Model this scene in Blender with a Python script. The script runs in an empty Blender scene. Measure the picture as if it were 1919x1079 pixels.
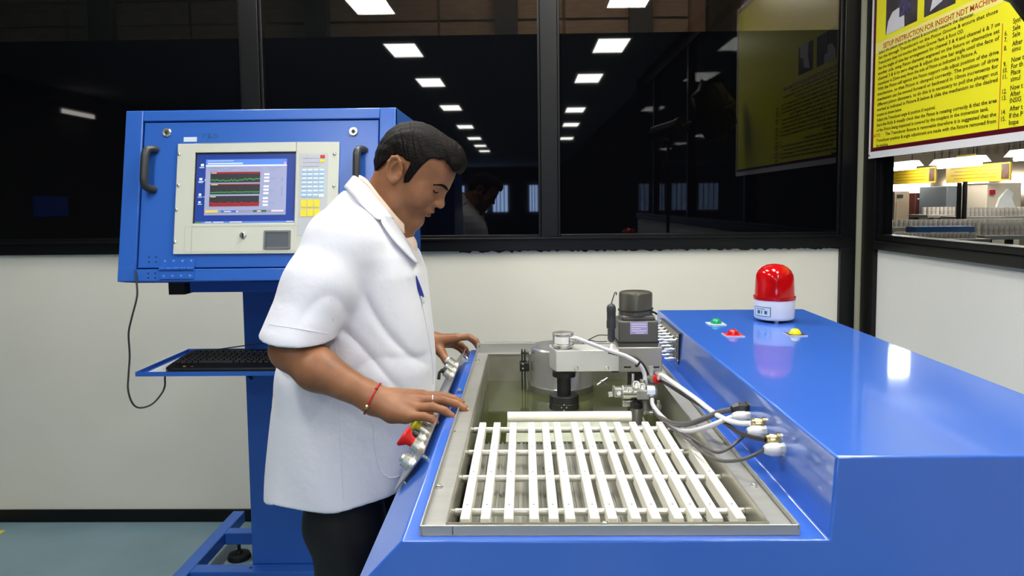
import bpy, bmesh, math, random
import numpy as np
from math import sin, cos, pi, radians, sqrt, atan2
from mathutils import Vector, Matrix, Euler, noise

random.seed(7)
S = bpy.context.scene
COL = S.collection

# ------------------------------------------------------------------ camera
F_PX, PCX, PCY, CAM_Z = 1350.0, 959.5, 476.0, 1.48
YAW, PITCH, ROLL = radians(1.06), radians(4.11), radians(-0.6)
CAM_R = Matrix.Rotation(YAW, 3, 'Z') @ Matrix.Rotation(pi / 2 - PITCH, 3, 'X') @ Matrix.Rotation(ROLL, 3, 'Z')
cd = bpy.data.cameras.new('camera')
cam = bpy.data.objects.new('camera', cd)
COL.objects.link(cam)
cam.matrix_world = Matrix.Translation((0, 0, CAM_Z)) @ CAM_R.to_4x4()
cd.sensor_fit = 'HORIZONTAL'
cd.sensor_width = 36.0
cd.lens = F_PX * 36.0 / 1919.0
cd.shift_y = (PCY - 539.5) / 1919.0
cd.clip_start = 0.02
cd.clip_end = 200
S.camera = cam

# ------------------------------------------------------------------ world, exposure
w = bpy.data.worlds.new('world')
S.world = w
w.use_nodes = True
w.node_tree.nodes['Background'].inputs[0].default_value = (0.75, 0.85, 1.0, 1)
w.node_tree.nodes['Background'].inputs[1].default_value = 0.02
S.view_settings.view_transform = 'Standard'
S.view_settings.look = 'None'
S.view_settings.exposure = 0.75
S.view_settings.gamma = 1.0
S.view_settings.use_curve_mapping = False
PANEL_EMIT = 24.0          # ceiling light diffusers
HALL_EMIT = 26.0            # tubes of the neighbouring hall

# ------------------------------------------------------------------ helpers
def P(x, y, X=None, Y=None, Z=None):
    """point of the room seen at photograph pixel (x, y) at a known depth, side or height"""
    d = CAM_R @ Vector(((x - PCX) / F_PX, -(y - PCY) / F_PX, -1.0))
    if X is not None: t = X / d.x
    elif Y is not None: t = Y / d.y
    else: t = (Z - CAM_Z) / d.z
    return Vector((0, 0, CAM_Z)) + d * t

def lin(c):
    def f(v):
        v /= 255.0
        return v / 12.92 if v <= 0.04045 else ((v + 0.055) / 1.055) ** 2.4
    return tuple(f(v) for v in c)

MATS = {}
def mat(name, rgb, rough=0.5, metal=0.0, spec=0.5, emit=0.0, bump=None, var=None, alpha=None, trans=0.0, coat=0.0, sheen=0.0, sss=0.0, ior=1.45, stretch=None, aniso=0.0):
    """procedural principled material; rgb are 0-255 sRGB; var=(scale, amount, rgb2), bump=(scale, strength)"""
    if name in MATS: return MATS[name]
    m = bpy.data.materials.new(name)
    m.use_nodes = True
    nt = m.node_tree
    b = nt.nodes['Principled BSDF']
    c = lin(rgb)
    b.inputs['Base Color'].default_value = (*c, 1)
    b.inputs['Roughness'].default_value = rough
    b.inputs['Metallic'].default_value = metal
    b.inputs['Specular IOR Level'].default_value = spec
    b.inputs['IOR'].default_value = ior
    if emit:
        b.inputs['Emission Color'].default_value = (*c, 1)
        b.inputs['Emission Strength'].default_value = emit
    if trans: b.inputs['Transmission Weight'].default_value = trans
    if coat:
        b.inputs['Coat Weight'].default_value = coat
        b.inputs['Coat Roughness'].default_value = 0.06
    if sheen: b.inputs['Sheen Weight'].default_value = sheen
    if aniso: b.inputs['Anisotropic'].default_value = aniso
    if sss:
        b.inputs['Subsurface Weight'].default_value = sss
        b.inputs['Subsurface Radius'].default_value = (0.010, 0.004, 0.002)
        b.inputs['Subsurface Scale'].default_value = 0.5
    tc = None
    if bump or var:
        tc = nt.nodes.new('ShaderNodeTexCoord')
        src = tc.outputs['Object']
        if stretch:
            mp = nt.nodes.new('ShaderNodeMapping')
            mp.inputs['Scale'].default_value = stretch
            nt.links.new(src, mp.inputs['Vector'])
            src = mp.outputs['Vector']
    if var:
        n = nt.nodes.new('ShaderNodeTexNoise')
        n.inputs['Scale'].default_value = var[0]
        n.inputs['Detail'].default_value = 5
        nt.links.new(src, n.inputs['Vector'])
        r = nt.nodes.new('ShaderNodeValToRGB')
        r.color_ramp.elements[0].position = 0.5 - var[1]
        r.color_ramp.elements[1].position = 0.5 + var[1]
        r.color_ramp.elements[0].color = (*lin(var[2]), 1)
        r.color_ramp.elements[1].color = (*c, 1)
        nt.links.new(n.outputs['Fac'], r.inputs['Fac'])
        nt.links.new(r.outputs['Color'], b.inputs['Base Color'])
    if bump:
        n2 = nt.nodes.new('ShaderNodeTexNoise')
        n2.inputs['Scale'].default_value = bump[0]
        n2.inputs['Detail'].default_value = 4
        nt.links.new(src, n2.inputs['Vector'])
        bp = nt.nodes.new('ShaderNodeBump')
        bp.inputs['Strength'].default_value = bump[1]
        bp.inputs['Distance'].default_value = 0.01
        nt.links.new(n2.outputs['Fac'], bp.inputs['Height'])
        nt.links.new(bp.outputs['Normal'], b.inputs['Normal'])
    MATS[name] = m
    return m

WORG = {}
def wo(o): return WORG[o.name] if o is not None else Vector((0, 0, 0))

def link(o, parent, origin):
    COL.objects.link(o)
    WORG[o.name] = Vector(origin)
    o.location = Vector(origin) - wo(parent)
    o.parent = parent
    return o

def tag(o, label=None, cat=None, group=None, kind=None):
    if label: o['label'] = label
    if cat: o['category'] = cat
    if group: o['group'] = group
    if kind: o['kind'] = kind
    return o

def thing(name, loc, label, cat, group=None):
    o = bpy.data.objects.new(name, None)
    o.empty_display_size = 0.05
    link(o, None, loc)
    return tag(o, label, cat, group)

def finish_mesh(me, smooth, angle=38):
    me.validate()
    if smooth:
        me.polygons.foreach_set('use_smooth', [True] * len(me.polygons))
        if angle: me.set_sharp_from_angle(angle=radians(angle))
    me.update()

class MB:
    """collects shapes; build() links them as one mesh object"""
    def __init__(s, M=None):
        s.v = []; s.f = []; s.M = M
    def add(s, vs, fs):
        n = len(s.v)
        for p in vs:
            p = Vector(p)
            s.v.append(s.M @ p if s.M else p)
        s.f += [tuple(i + n for i in f) for f in fs]
        return s
    def box(s, x0, x1, y0, y1, z0, z1):
        return s.add([(x0, y0, z0), (x1, y0, z0), (x1, y1, z0), (x0, y1, z0), (x0, y0, z1), (x1, y0, z1), (x1, y1, z1), (x0, y1, z1)],
                     [(3, 2, 1, 0), (4, 5, 6, 7), (0, 1, 5, 4), (1, 2, 6, 5), (2, 3, 7, 6), (3, 0, 4, 7)])
    def cbox(s, c, d):
        return s.box(c[0] - d[0] / 2, c[0] + d[0] / 2, c[1] - d[1] / 2, c[1] + d[1] / 2, c[2] - d[2] / 2, c[2] + d[2] / 2)
    def obox(s, c, ax, ay, az, d):
        """box centred at c along unit axes"""
        c = Vector(c); vs = []
        for k in (-.5, .5):
            for j, i in ((-.5, -.5), (-.5, .5), (.5, .5), (.5, -.5)):
                vs.append(c + Vector(ax) * d[0] * i + Vector(ay) * d[1] * j + Vector(az) * d[2] * k)
        return s.add(vs, [(3, 2, 1, 0), (4, 5, 6, 7), (0, 1, 5, 4), (1, 2, 6, 5), (2, 3, 7, 6), (3, 0, 4, 7)])
    def lathe(s, o, d, prof, n=24, up=None):
        """prof: list of (distance along d, radius)"""
        o = Vector(o); d = Vector(d).normalized()
        a = d.orthogonal().normalized() if up is None else (Vector(up) - Vector(up).dot(d) * d).normalized()
        b = d.cross(a)
        vs, fs = [], []
        for t, r in prof:
            for i in range(n):
                th = 2 * pi * i / n
                vs.append(o + d * t + (a * cos(th) + b * sin(th)) * r)
        for k in range(len(prof) - 1):
            for i in range(n):
                j = (i + 1) % n
                fs.append((k * n + i, k * n + j, (k + 1) * n + j, (k + 1) * n + i))
        fs.append(tuple(reversed(range(n))))
        fs.append(tuple((len(prof) - 1) * n + i for i in range(n)))
        return s.add(vs, fs)
    def cyl(s, p0, p1, r, n=20, r1=None):
        p0, p1 = Vector(p0), Vector(p1)
        return s.lathe(p0, p1 - p0, [(0, r), ((p1 - p0).length, r if r1 is None else r1)], n)
    def tube(s, pts, r, n=10):
        pts = [Vector(p) for p in pts]
        rr = r if isinstance(r, (list, tuple)) else [r] * len(pts)
        vs, fs = [], []
        nrm = None
        for i, p in enumerate(pts):
            t = (pts[min(i + 1, len(pts) - 1)] - pts[max(i - 1, 0)]).normalized()
            nrm = t.orthogonal().normalized() if nrm is None else (nrm - nrm.dot(t) * t).normalized()
            bn = t.cross(nrm)
            for k in range(n):
                th = 2 * pi * k / n
                vs.append(p + (nrm * cos(th) + bn * sin(th)) * rr[i])
        for i in range(len(pts) - 1):
            for k in range(n):
                j = (k + 1) % n
                fs.append((i * n + k, i * n + j, (i + 1) * n + j, (i + 1) * n + k))
        fs.append(tuple(reversed(range(n))))
        fs.append(tuple((len(pts) - 1) * n + k for k in range(n)))
        return s.add(vs, fs)
    def prism(s, poly, e):
        """polygon (3D points) extruded by vector e"""
        n = len(poly); poly = [Vector(p) for p in poly]; e = Vector(e)
        fs = [tuple(reversed(range(n))), tuple(range(n, 2 * n))]
        fs += [(i, (i + 1) % n, n + (i + 1) % n, n + i) for i in range(n)]
        return s.add(poly + [p + e for p in poly], fs)
    def ball(s, c, r, n=16, sc=(1, 1, 1)):
        c = Vector(c); vs, fs = [], []
        m = n // 2
        for k in range(m + 1):
            ph = pi * k / m
            for i in range(n):
                th = 2 * pi * i / n
                vs.append(c + Vector((r * sc[0] * sin(ph) * cos(th), r * sc[1] * sin(ph) * sin(th), r * sc[2] * cos(ph))))
        for k in range(m):
            for i in range(n):
                j = (i + 1) % n
                fs.append((k * n + i, (k + 1) * n + i, (k + 1) * n + j, k * n + j))
        return s.add(vs, fs)
    def loft(s, rings, cap=True):
        n = len(rings[0]); vs = []; fs = []
        for r in rings: vs += [Vector(p) for p in r]
        for k in range(len(rings) - 1):
            for i in range(n):
                j = (i + 1) % n
                fs.append((k * n + i, k * n + j, (k + 1) * n + j, (k + 1) * n + i))
        if cap:
            fs.append(tuple(reversed(range(n))))
            fs.append(tuple((len(rings) - 1) * n + i for i in range(n)))
        return s.add(vs, fs)
    def build(s, name, m, parent=None, smooth=False, bevel=0.0, origin=None, label=None, cat=None, group=None, kind=None, seg=2, recalc=True, angle=38):
        if origin is None:
            lo = Vector((min(p.x for p in s.v), min(p.y for p in s.v), min(p.z for p in s.v)))
            hi = Vector((max(p.x for p in s.v), max(p.y for p in s.v), max(p.z for p in s.v)))
            origin = (lo + hi) / 2
        origin = Vector(origin)
        me = bpy.data.meshes.new(name)
        me.from_pydata([p - origin for p in s.v], [], s.f)
        if recalc:
            bm = bmesh.new(); bm.from_mesh(me)
            bmesh.ops.remove_doubles(bm, verts=bm.verts, dist=1e-6)
            bmesh.ops.recalc_face_normals(bm, faces=bm.faces)
            bm.to_mesh(me); bm.free()
        finish_mesh(me, smooth or bevel > 0, angle)
        me.materials.append(m)
        o = bpy.data.objects.new(name, me)
        link(o, parent, origin)
        if bevel:
            bv = o.modifiers.new('bevel', 'BEVEL')
            bv.width = bevel; bv.segments = seg; bv.limit_method = 'ANGLE'; bv.angle_limit = radians(40)
            bv.harden_normals = False
        return tag(o, label, cat, group, kind)

def inst(src, loc, parent, rot=None, name=None):
    """another object of the same mesh, standing at world position loc"""
    o = src.copy()
    if name: o.name = name
    for k in ('label', 'category', 'group'):
        if k in o: del o[k]
    COL.objects.link(o)
    WORG[o.name] = Vector(loc)
    o.parent = parent
    o.location = Vector(loc) - wo(parent)
    if rot is not None: o.rotation_euler = rot
    return o

def smooth_path(pts, n=8):
    """Catmull-Rom through pts"""
    pts = [Vector(p) for p in pts]
    ex = [pts[0] * 2 - pts[1]] + pts + [pts[-1] * 2 - pts[-2]]
    out = []
    for i in range(1, len(ex) - 2):
        a, b, c, d = ex[i - 1:i + 3]
        for k in range(n):
            t = k / n
            out.append(0.5 * ((2 * b) + (c - a) * t + (2 * a - 5 * b + 4 * c - d) * t * t + (3 * b - a - 3 * c + d) * t ** 3))
    out.append(pts[-1])
    return out

def text_mesh(lines, name, m, parent, plane, label=None):
    """lines: (text, u, v, height, width or None). plane: origin, u axis, v axis, normal. One mesh of flat print."""
    vs, fs = [], []
    o, U, V, N = [Vector(a) for a in plane]
    for t, u, v, h, wd in lines:
        c = bpy.data.curves.new('t', 'FONT')
        c.body = t; c.size = 1.0; c.resolution_u = 2; c.offset = 0.014
        ob = bpy.data.objects.new('t', c)
        COL.objects.link(ob)
        dg = bpy.context.evaluated_depsgraph_get()
        me = bpy.data.meshes.new_from_object(ob.evaluated_get(dg))
        xs = [p.co.x for p in me.vertices]
        if xs:
            x0, x1 = min(xs), max(xs)
            sy = h / 0.73
            sx = sy if wd is None else wd / max(x1 - x0, 1e-6)
            n = len(vs)
            for p in me.vertices:
                vs.append(o + U * (u + (p.co.x - x0) * sx) + V * (v + p.co.y * sy) + N * 0.0006)
            fs += [tuple(i + n for i in q.vertices) for q in me.polygons]
        bpy.data.objects.remove(ob); bpy.data.curves.remove(c); bpy.data.meshes.remove(me)
    b = MB(); b.v = vs; b.f = fs
    return b.build(name, m, parent, label=label, recalc=False)

# ------------------------------------------------------------------ implicit surfaces (bodies, cloth)
def smin(a, b, k):
    h = np.clip(0.5 + 0.5 * (b - a) / k, 0, 1)
    return b + (a - b) * h - k * h * (1 - h)
def smax(a, b, k): return -smin(-a, -b, k)
def nrm(q): return np.sqrt(np.einsum('ij,ij->i', q, q))
def s_ball(p, c, r): return nrm(p - np.asarray(c, p.dtype)) - r
def s_ell(p, c, r, B=None):
    q = p - np.asarray(c, p.dtype)
    if B is not None: q = q @ np.asarray(B, p.dtype).T
    r = np.asarray(r, p.dtype)
    k0 = nrm(q / r); k1 = nrm(q / (r * r))
    return k0 * (k0 - 1) / np.maximum(k1, 1e-9)
def s_cap(p, a, b, r0, r1=None):
    """capsule with linearly changing radius"""
    r1 = r0 if r1 is None else r1
    a = np.asarray(a, p.dtype); ba = np.asarray(b, p.dtype) - a
    q = p - a
    h = np.clip((q @ ba) / max(float(ba @ ba), 1e-12), 0, 1)
    q -= h[:, None] * ba
    return nrm(q) - (r0 + (r1 - r0) * h)
def s_chain(p, pts, rs, k=0.006):
    d = None
    for i in range(len(pts) - 1):
        e = s_cap(p, pts[i], pts[i + 1], rs[i], rs[i + 1])
        d = e if d is None else smin(d, e, k)
    return d

def bounded(f, c, r):
    """f evaluated only near its bounding ball"""
    c = np.array(c, np.float32)
    def g(p):
        d = nrm(p - c) - r
        out = d + .03
        m = d < .03
        if m.any(): out[m] = f(p[m])
        return out
    return g

def surface_nets(f, lo, hi, h):
    lo = np.array(lo, float); hi = np.array(hi, float)
    B = 10
    nb = np.ceil((hi - lo) / (h * B)).astype(int)
    n = nb * B + 1
    V = np.full(n, 1.0, np.float32)
    bi = np.stack(np.meshgrid(*[np.arange(k) for k in nb], indexing='ij'), -1).reshape(-1, 3)
    cen = lo + (bi + 0.5) * B * h
    dc = f(cen.astype(np.float32))
    act = np.abs(dc) < B * h * 0.87 + 0.007
    V_in = dc < 0
    for b_, ins in zip(bi[~act], V_in[~act]):
        if ins:
            i, j, k = b_ * B
            V[i:i + B + 1, j:j + B + 1, k:k + B + 1] = -1.0
    loc = np.stack(np.meshgrid(*[np.arange(B + 1)] * 3, indexing='ij'), -1).reshape(-1, 3)
    ab = bi[act]
    CH = 250
    for s0 in range(0, len(ab), CH):
        sub = ab[s0:s0 + CH]
        idx = (sub[:, None, :] * B + loc[None]).reshape(-1, 3)
        V[idx[:, 0], idx[:, 1], idx[:, 2]] = f((lo + idx * h).astype(np.float32))
    sg = V < 0
    nc = n - 1
    cells, pts = [], []
    quads = []
    for ax in range(3):
        a = [slice(None)] * 3; b = [slice(None)] * 3
        a[ax] = slice(0, -1); b[ax] = slice(1, None)
        ch = sg[tuple(a)] != sg[tuple(b)]
        e = np.stack(np.nonzero(ch), -1)
        o1, o2 = [(1, 2), (2, 0), (0, 1)][ax]
        ok = (e[:, o1] > 0) & (e[:, o2] > 0) & (e[:, o1] < nc[o1]) & (e[:, o2] < nc[o2])
        e = e[ok]
        e2 = e.copy(); e2[:, ax] += 1
        va = V[e[:, 0], e[:, 1], e[:, 2]]; vb = V[e2[:, 0], e2[:, 1], e2[:, 2]]
        t = va / (va - vb)
        pt = e.astype(float); pt[:, ax] += t
        four = []
        for da, db in ((-1, -1), (0, -1), (0, 0), (-1, 0)):
            c = e.copy(); c[:, o1] += da; c[:, o2] += db
            cid = (c[:, 0] * nc[1] + c[:, 1]) * nc[2] + c[:, 2]
            four.append(cid); cells.append(cid); pts.append(pt)
        q = np.stack(four, -1)
        flip = va > 0
        q[flip] = q[flip][:, ::-1]
        quads.append(q)
    cells = np.concatenate(cells); pts = np.concatenate(pts); quads = np.concatenate(quads)
    u, inv = np.unique(cells, return_inverse=True)
    cnt = np.bincount(inv)
    vx = np.stack([np.bincount(inv, pts[:, i]) / cnt for i in range(3)], -1)
    return lo + vx * h, np.searchsorted(u, quads)

def sdf_object(name, f, lo, hi, h, m, parent, smooth_it=2, **kw):
    vx, q = surface_nets(f, lo, hi, h)
    origin = Vector((vx.min(0) + vx.max(0)) / 2)
    me = bpy.data.meshes.new(name)
    me.vertices.add(len(vx)); me.vertices.foreach_set('co', (vx - np.array(origin)).astype(np.float32).ravel())
    me.loops.add(q.size); me.loops.foreach_set('vertex_index', q.astype(np.int32).ravel())
    me.polygons.add(len(q)); me.polygons.foreach_set('loop_start', np.arange(0, q.size, 4, dtype=np.int32))
    me.update(calc_edges=True)
    finish_mesh(me, True, None)
    me.materials.append(m)
    o = bpy.data.objects.new(name, me)
    link(o, parent, origin)
    if smooth_it:
        md = o.modifiers.new('smooth', 'SMOOTH'); md.factor = 0.5; md.iterations = smooth_it
    return tag(o, **kw)
# ------------------------------------------------------------------ materials of the setting
M_black = mat('black_aluminium', (11, 11, 12), 0.34, spec=0.35, bump=(60, 0.03))
M_cream = mat('cream_wall_paint', (228, 225, 214), 0.45, var=(2.2, 0.35, (221, 217, 203)), bump=(30, 0.02))
M_white_panel = mat('white_panel', (224, 224, 222), 0.5, var=(2, 0.3, (218, 218, 214)))
M_column = mat('column_paint', (176, 175, 152), 0.45)
M_floor = mat('epoxy_floor', (122, 148, 158), 0.3, var=(5, 0.3, (110, 137, 147)), bump=(18, 0.04))
M_yellow_line = mat('floor_line_paint', (225, 200, 60), 0.4)
M_ceil = mat('ceiling_paint', (170, 170, 168), 0.8)
M_hallwall = mat('hall_wall_paint', (120, 118, 112), 0.7)
M_boards = mat('brown_boards', (142, 122, 102), 0.7, var=(9, 0.3, (112, 92, 72)), stretch=(1, 1, 6))
M_film = mat('dark_window_film', (4, 4, 6), 0.02, spec=0.36, ior=1.5)

def clear_glass(name, tint=(0.92, 0.94, 0.93), gloss=0.06):
    m = bpy.data.materials.new(name); m.use_nodes = True
    nt = m.node_tree; nt.nodes.clear()
    o = nt.nodes.new('ShaderNodeOutputMaterial')
    t = nt.nodes.new('ShaderNodeBsdfTransparent'); t.inputs[0].default_value = (*tint, 1)
    g = nt.nodes.new('ShaderNodeBsdfGlossy'); g.inputs['Roughness'].default_value = 0.01
    x = nt.nodes.new('ShaderNodeMixShader'); x.inputs[0].default_value = gloss
    nt.links.new(t.outputs[0], x.inputs[1]); nt.links.new(g.outputs[0], x.inputs[2]); nt.links.new(x.outputs[0], o.inputs[0])
    return m
M_glass = clear_glass('clear_window_glass')
M_glass_dim = clear_glass('dusty_window_glass', (0.8, 0.76, 0.72), 0.06)

WY, WX = 3.265, 1.52        # back wall and right wall planes
CEIL = 3.06
def struct(o, label=None): return tag(o, label, kind='structure')

# floor, ceiling, far walls of the long workshop behind the camera
struct(MB().box(-6.2, 12, -26, 12, -0.1, 0).build('floor', M_floor), 'pale blue-grey epoxy workshop floor')
struct(MB().box(-6.2, WX + .1, -26, WY + .1, CEIL, CEIL + .1).build('ceiling', M_ceil))
struct(MB().box(-6.3, -6.2, -26, WY + .1, 0, CEIL).build('wall_left', M_hallwall))
fl = MB().box(-6.0, -2.40, 3.12, 3.17, 0, 0.0015)
struct(fl.build('trim_1', M_yellow_line), 'yellow painted line on the floor at the left edge')

# back wall: cream lower part, black frame, three dark panes
struct(MB().box(-6.2, 1.45, WY, WY + .1, 0.0, 1.30).build('wall_back', M_cream), 'cream lower wall under the dark windows')
struct(MB().box(-6.2, 1.40, WY - .012, WY, 0, 0.06).build('baseboard_back', M_black, bevel=.003), 'black skirting along the back wall')
xa = [P(450, 0, Y=WY).x, P(484, 0, Y=WY).x]
xb = [P(1011, 0, Y=WY).x, P(1043, 0, Y=WY).x]
xr = P(1572, 440, Y=WY).x
xr2 = P(1600, 440, Y=WY).x
ZT = 2.80
rail = MB()
rail.box(-6.2, xr2, WY - .022, WY + .05, 1.262, 1.318)
rail.box(-6.2, xr, WY - .034, WY - .0, 1.312, 1.322)
struct(rail.build('trim_2', M_black, bevel=.002), 'black aluminium sill rail under the dark windows')
for i, (a, b) in enumerate((xa, xb)):
    m = MB().box(a, b, WY - .022, WY + .05, 1.322, ZT)
    m.box(a - .010, a, WY - .004, WY + .05, 1.322, ZT).box(b, b + .010, WY - .004, WY + .05, 1.322, ZT)
    struct(m.build('trim_%d' % (3 + i), M_black, bevel=.002), ('black mullion above the blue console cabinet', 'black mullion right of the operator')[i])
struct(MB().box(xr, xr2, WY - .022, WY + .05, 0, 1.262).box(xr, xr2, WY - .022, WY + .05, 1.318, ZT).build('trim_5', M_black, bevel=.002), 'black upright frame at the right end of the back wall')
struct(MB().box(-6.2, xr2, WY - .022, WY + .05, ZT, CEIL).build('trim_6', M_black))
ZF = P(800, 66, Y=WY).z
for i, (a, b) in enumerate(((-6.2, xa[0]), (xa[1], xb[0]), (xb[1], xr))):
    p = MB().box(a, b, WY + .012, WY + .018, 1.318, ZT).build('window_%d' % (i + 1), M_glass_dim)
    struct(p, ('dark tinted window left of the blue cabinet', 'dark tinted window behind the operator', 'dark tinted window above the red beacon')[i])
    f = MB().box(a + .001, b - .001, WY + .008, WY + .0118, 1.319, ZF).build('tint_film', M_film, p)
    # glazing beads
    g = MB()
    for (x0, x1, z0, z1) in ((a, a + .012, 1.322, ZT), (b - .012, b, 1.322, ZT), (a + .012, b - .012, 1.322, 1.334)):
        g.box(x0, x1, WY - .006, WY + .008, z0, z1)
    g.build('glazing_bead', M_black, p, bevel=.002)

# what shows above the film: boards and posts of the store room behind
struct(MB().box(-6.2, 1.56, 5.3, 5.4, 0, 3.5).build('wall_store', mat('store_wall_paint', (120, 100, 84), .8)))
struct(MB().box(1.56, 1.60, WY + .1, 13, 0, 4.4).build('wall_divider', mat('divider_paint', (150, 146, 136), .7)))
k = 0
wst = MB()
for i in range(5):
    z0 = 2.45 + i * .17
    for j in range(8):
        b = MB().box(-6 + j * .9, -6 + j * .9 + .88, 5.27, 5.298, z0, z0 + .155).build('board', M_boards, bpy.data.objects['wall_store'], bevel=.004)
for i, x in enumerate((-3.1, -1.55, -.2, .75, 1.3)):
    MB().box(x, x + .16, 5.18, 5.268, 0, 3.5).build('post', mat('store_post_paint', (44, 38, 34), .7), bpy.data.objects['wall_store'])
struct(MB().box(-6.2, 1.56, WY + .1, 5.4, 3.5, 3.6).build('ceiling_store', M_ceil))

# corner column and right wall
xc = WX + .0
cc = MB().box(xr2, P(1623, 440, X=WX).x + .03, WY - .010, WY + .1, 0, CEIL)
struct(cc.build('trim_7', M_column, bevel=.003), 'pale green corner post between the two window walls')
YR0 = P(1645, 466, X=WX).y          # right-hand edge of the black upright on the right wall
YR1 = P(1623, 440, X=WX).y
RY1 = -3.2
struct(MB().box(WX, WX + .1, RY1, YR0 + .02, 0, 1.28).build('wall_right', M_white_panel), 'white lower panel of the right wall')
struct(MB().box(WX - .02, WX + .06, YR0, YR1, 0, CEIL).build('trim_8', M_black, bevel=.002), 'black upright frame beside the corner post')
r2 = MB().box(WX - .022, WX + .06, RY1, YR0, 1.262, 1.30).box(WX - .012, WX + .06, RY1, YR0, 1.30, 1.327)
struct(r2.build('trim_9', M_black, bevel=.003), 'black sill rail of the right-hand window')
r3 = MB()
for y in (1.55, -.2, -1.95):
    r3.box(WX - .02, WX + .06, y, y + .05, 1.327, CEIL)
struct(r3.build('trim_10', M_black, bevel=.002))
gl = MB().box(WX + .012, WX + .018, RY1, YR0, 1.30, 2.9).build('window_4', M_glass)
struct(gl, 'clear window under the yellow poster looking into the hall')
MB().box(WX - .004, WX + .012, YR0 - .016, YR0, 1.327, 2.9).build('glazing_bead', M_black, gl, bevel=.002)
struct(MB().box(WX - .02, WX + .06, RY1, YR0, 2.9, CEIL).build('trim_11', M_black))

# far end of the workshop, only seen mirrored in the dark glass: lit windows
ew = struct(MB().box(-6.2, WX + .1, -26.1, -26, 0, CEIL).build('wall_front', M_hallwall))
M_day = mat('daylight_pane', (170, 200, 255), 0.5, emit=9)
for i, (x0, x1) in enumerate(((-5.6, -4.7), (-4.4, -3.5), (-3.2, -2.7), (-2.5, -1.7), (-1.45, -.75), (.2, .7))):
    wn = struct(MB().box(x0, x1, -26, -25.97, 1.05, 2.25).build('window_%d' % (5 + i), M_day))
    fb = MB()
    for q in range(5):
        xx = x0 + (x1 - x0) * q / 4
        fb.box(xx - .02, xx + .02, -25.97, -25.93, 1.0, 2.3)
    fb.box(x0, x1, -25.97, -25.93, 1.0, 1.06).box(x0, x1, -25.97, -25.93, 2.24, 2.3)
    fb.build('window_frame', M_black, wn)

# ceiling lights: two rows down the workshop
M_diff = mat('light_diffuser', (255, 253, 246), 0.5, emit=PANEL_EMIT)
M_lframe = mat('light_frame', (225, 225, 222), 0.5)
def ceiling_light(x, y, label):
    t = thing('ceiling_light', (x, y, CEIL), label, 'ceiling light', 'recessed ceiling lights')
    w, l = .31, .66
    fr = MB()
    fr.box(x - w / 2 - .02, x + w / 2 + .02, y - l / 2 - .02, y - l / 2, CEIL - .02, CEIL - .001)
    fr.box(x - w / 2 - .02, x + w / 2 + .02, y + l / 2, y + l / 2 + .02, CEIL - .02, CEIL - .001)
    fr.box(x - w / 2 - .02, x - w / 2, y - l / 2, y + l / 2, CEIL - .02, CEIL - .001)
    fr.box(x + w / 2, x + w / 2 + .02, y - l / 2, y + l / 2, CEIL - .02, CEIL - .001)
    fr.build('frame', M_lframe, t)
    MB().box(x - w / 2, x + w / 2, y - l / 2, y + l / 2, CEIL - .012, CEIL - .002).build('diffuser', M_diff, t)
ordn = ('first', 'second', 'third', 'fourth', 'fifth', 'sixth', 'seventh', 'eighth')
for i, (px, py) in enumerate(((688, 0), (757, 91), (807, 152), (845, 200), (872, 236), (889, 258), (900, 272), (908, 282))):
    v = P(px, py, Z=CEIL)
    ceiling_light(v.x, 2 * WY - v.y, ordn[i] + ' ceiling light from the top of the row mirrored behind the operator')
for i, (px, py) in enumerate(((1185, -14), (1145, 82), (1103, 144), (1078, 204), (1070, 232), (1062, 258))):
    v = P(px, py, Z=CEIL)
    ceiling_light(v.x, 2 * WY - v.y, ordn[i] + ' ceiling light from the top of the row mirrored right of the mullion')
ceiling_light(-1.25, 2.78, 'added unseen ceiling light above the blue operator console')  # continues the left row out of view, added to brighten the back wall
ceiling_light(.45, 1.72, 'added unseen ceiling light above the steel tank')  # out of view, added to light the machine top from above
ceiling_light(-.40, 2.35, 'added unseen ceiling light behind the operator near the back wall')  # another unseen overhead light, added for more light from above

# added unseen lamp, brightens the store room behind the dark glass
t = thing('store_fill_lamp', (.4, 4.3, 3.5), 'added unseen fill lamp of the store room behind the dark glass', 'lamp')
MB().box(-.5, 1.3, 4.25, 4.35, 3.42, 3.499).build('housing', M_lframe, t)
MB().box(-.45, 1.25, 4.27, 4.33, 3.40, 3.42).build('diffuser', mat('store_fill_diffuser', (255, 240, 220), .5, emit=15.0), t)

# dim window and wall lamp on the left side, faintly mirrored in the left pane
wl = struct(MB().box(-6.2, -6.17, -3.1, -2.45, 1.36, 1.62).build('window_30', mat('dim_blue_pane', (60, 80, 170), .5, emit=.5)))
t = thing('wall_lamp', (-6.2, -3.3, 2.72), 'tube lamp on the left wall mirrored in the left pane', 'lamp')
MB().box(-6.2, -6.12, -3.75, -2.95, 2.72, 2.80).build('housing', M_lframe, t)
MB().box(-6.12, -6.10, -3.7, -3.0, 2.725, 2.775).build('diffuser', mat('wall_lamp_diffuser', (255, 250, 240), .5, emit=5.0), t)
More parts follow.
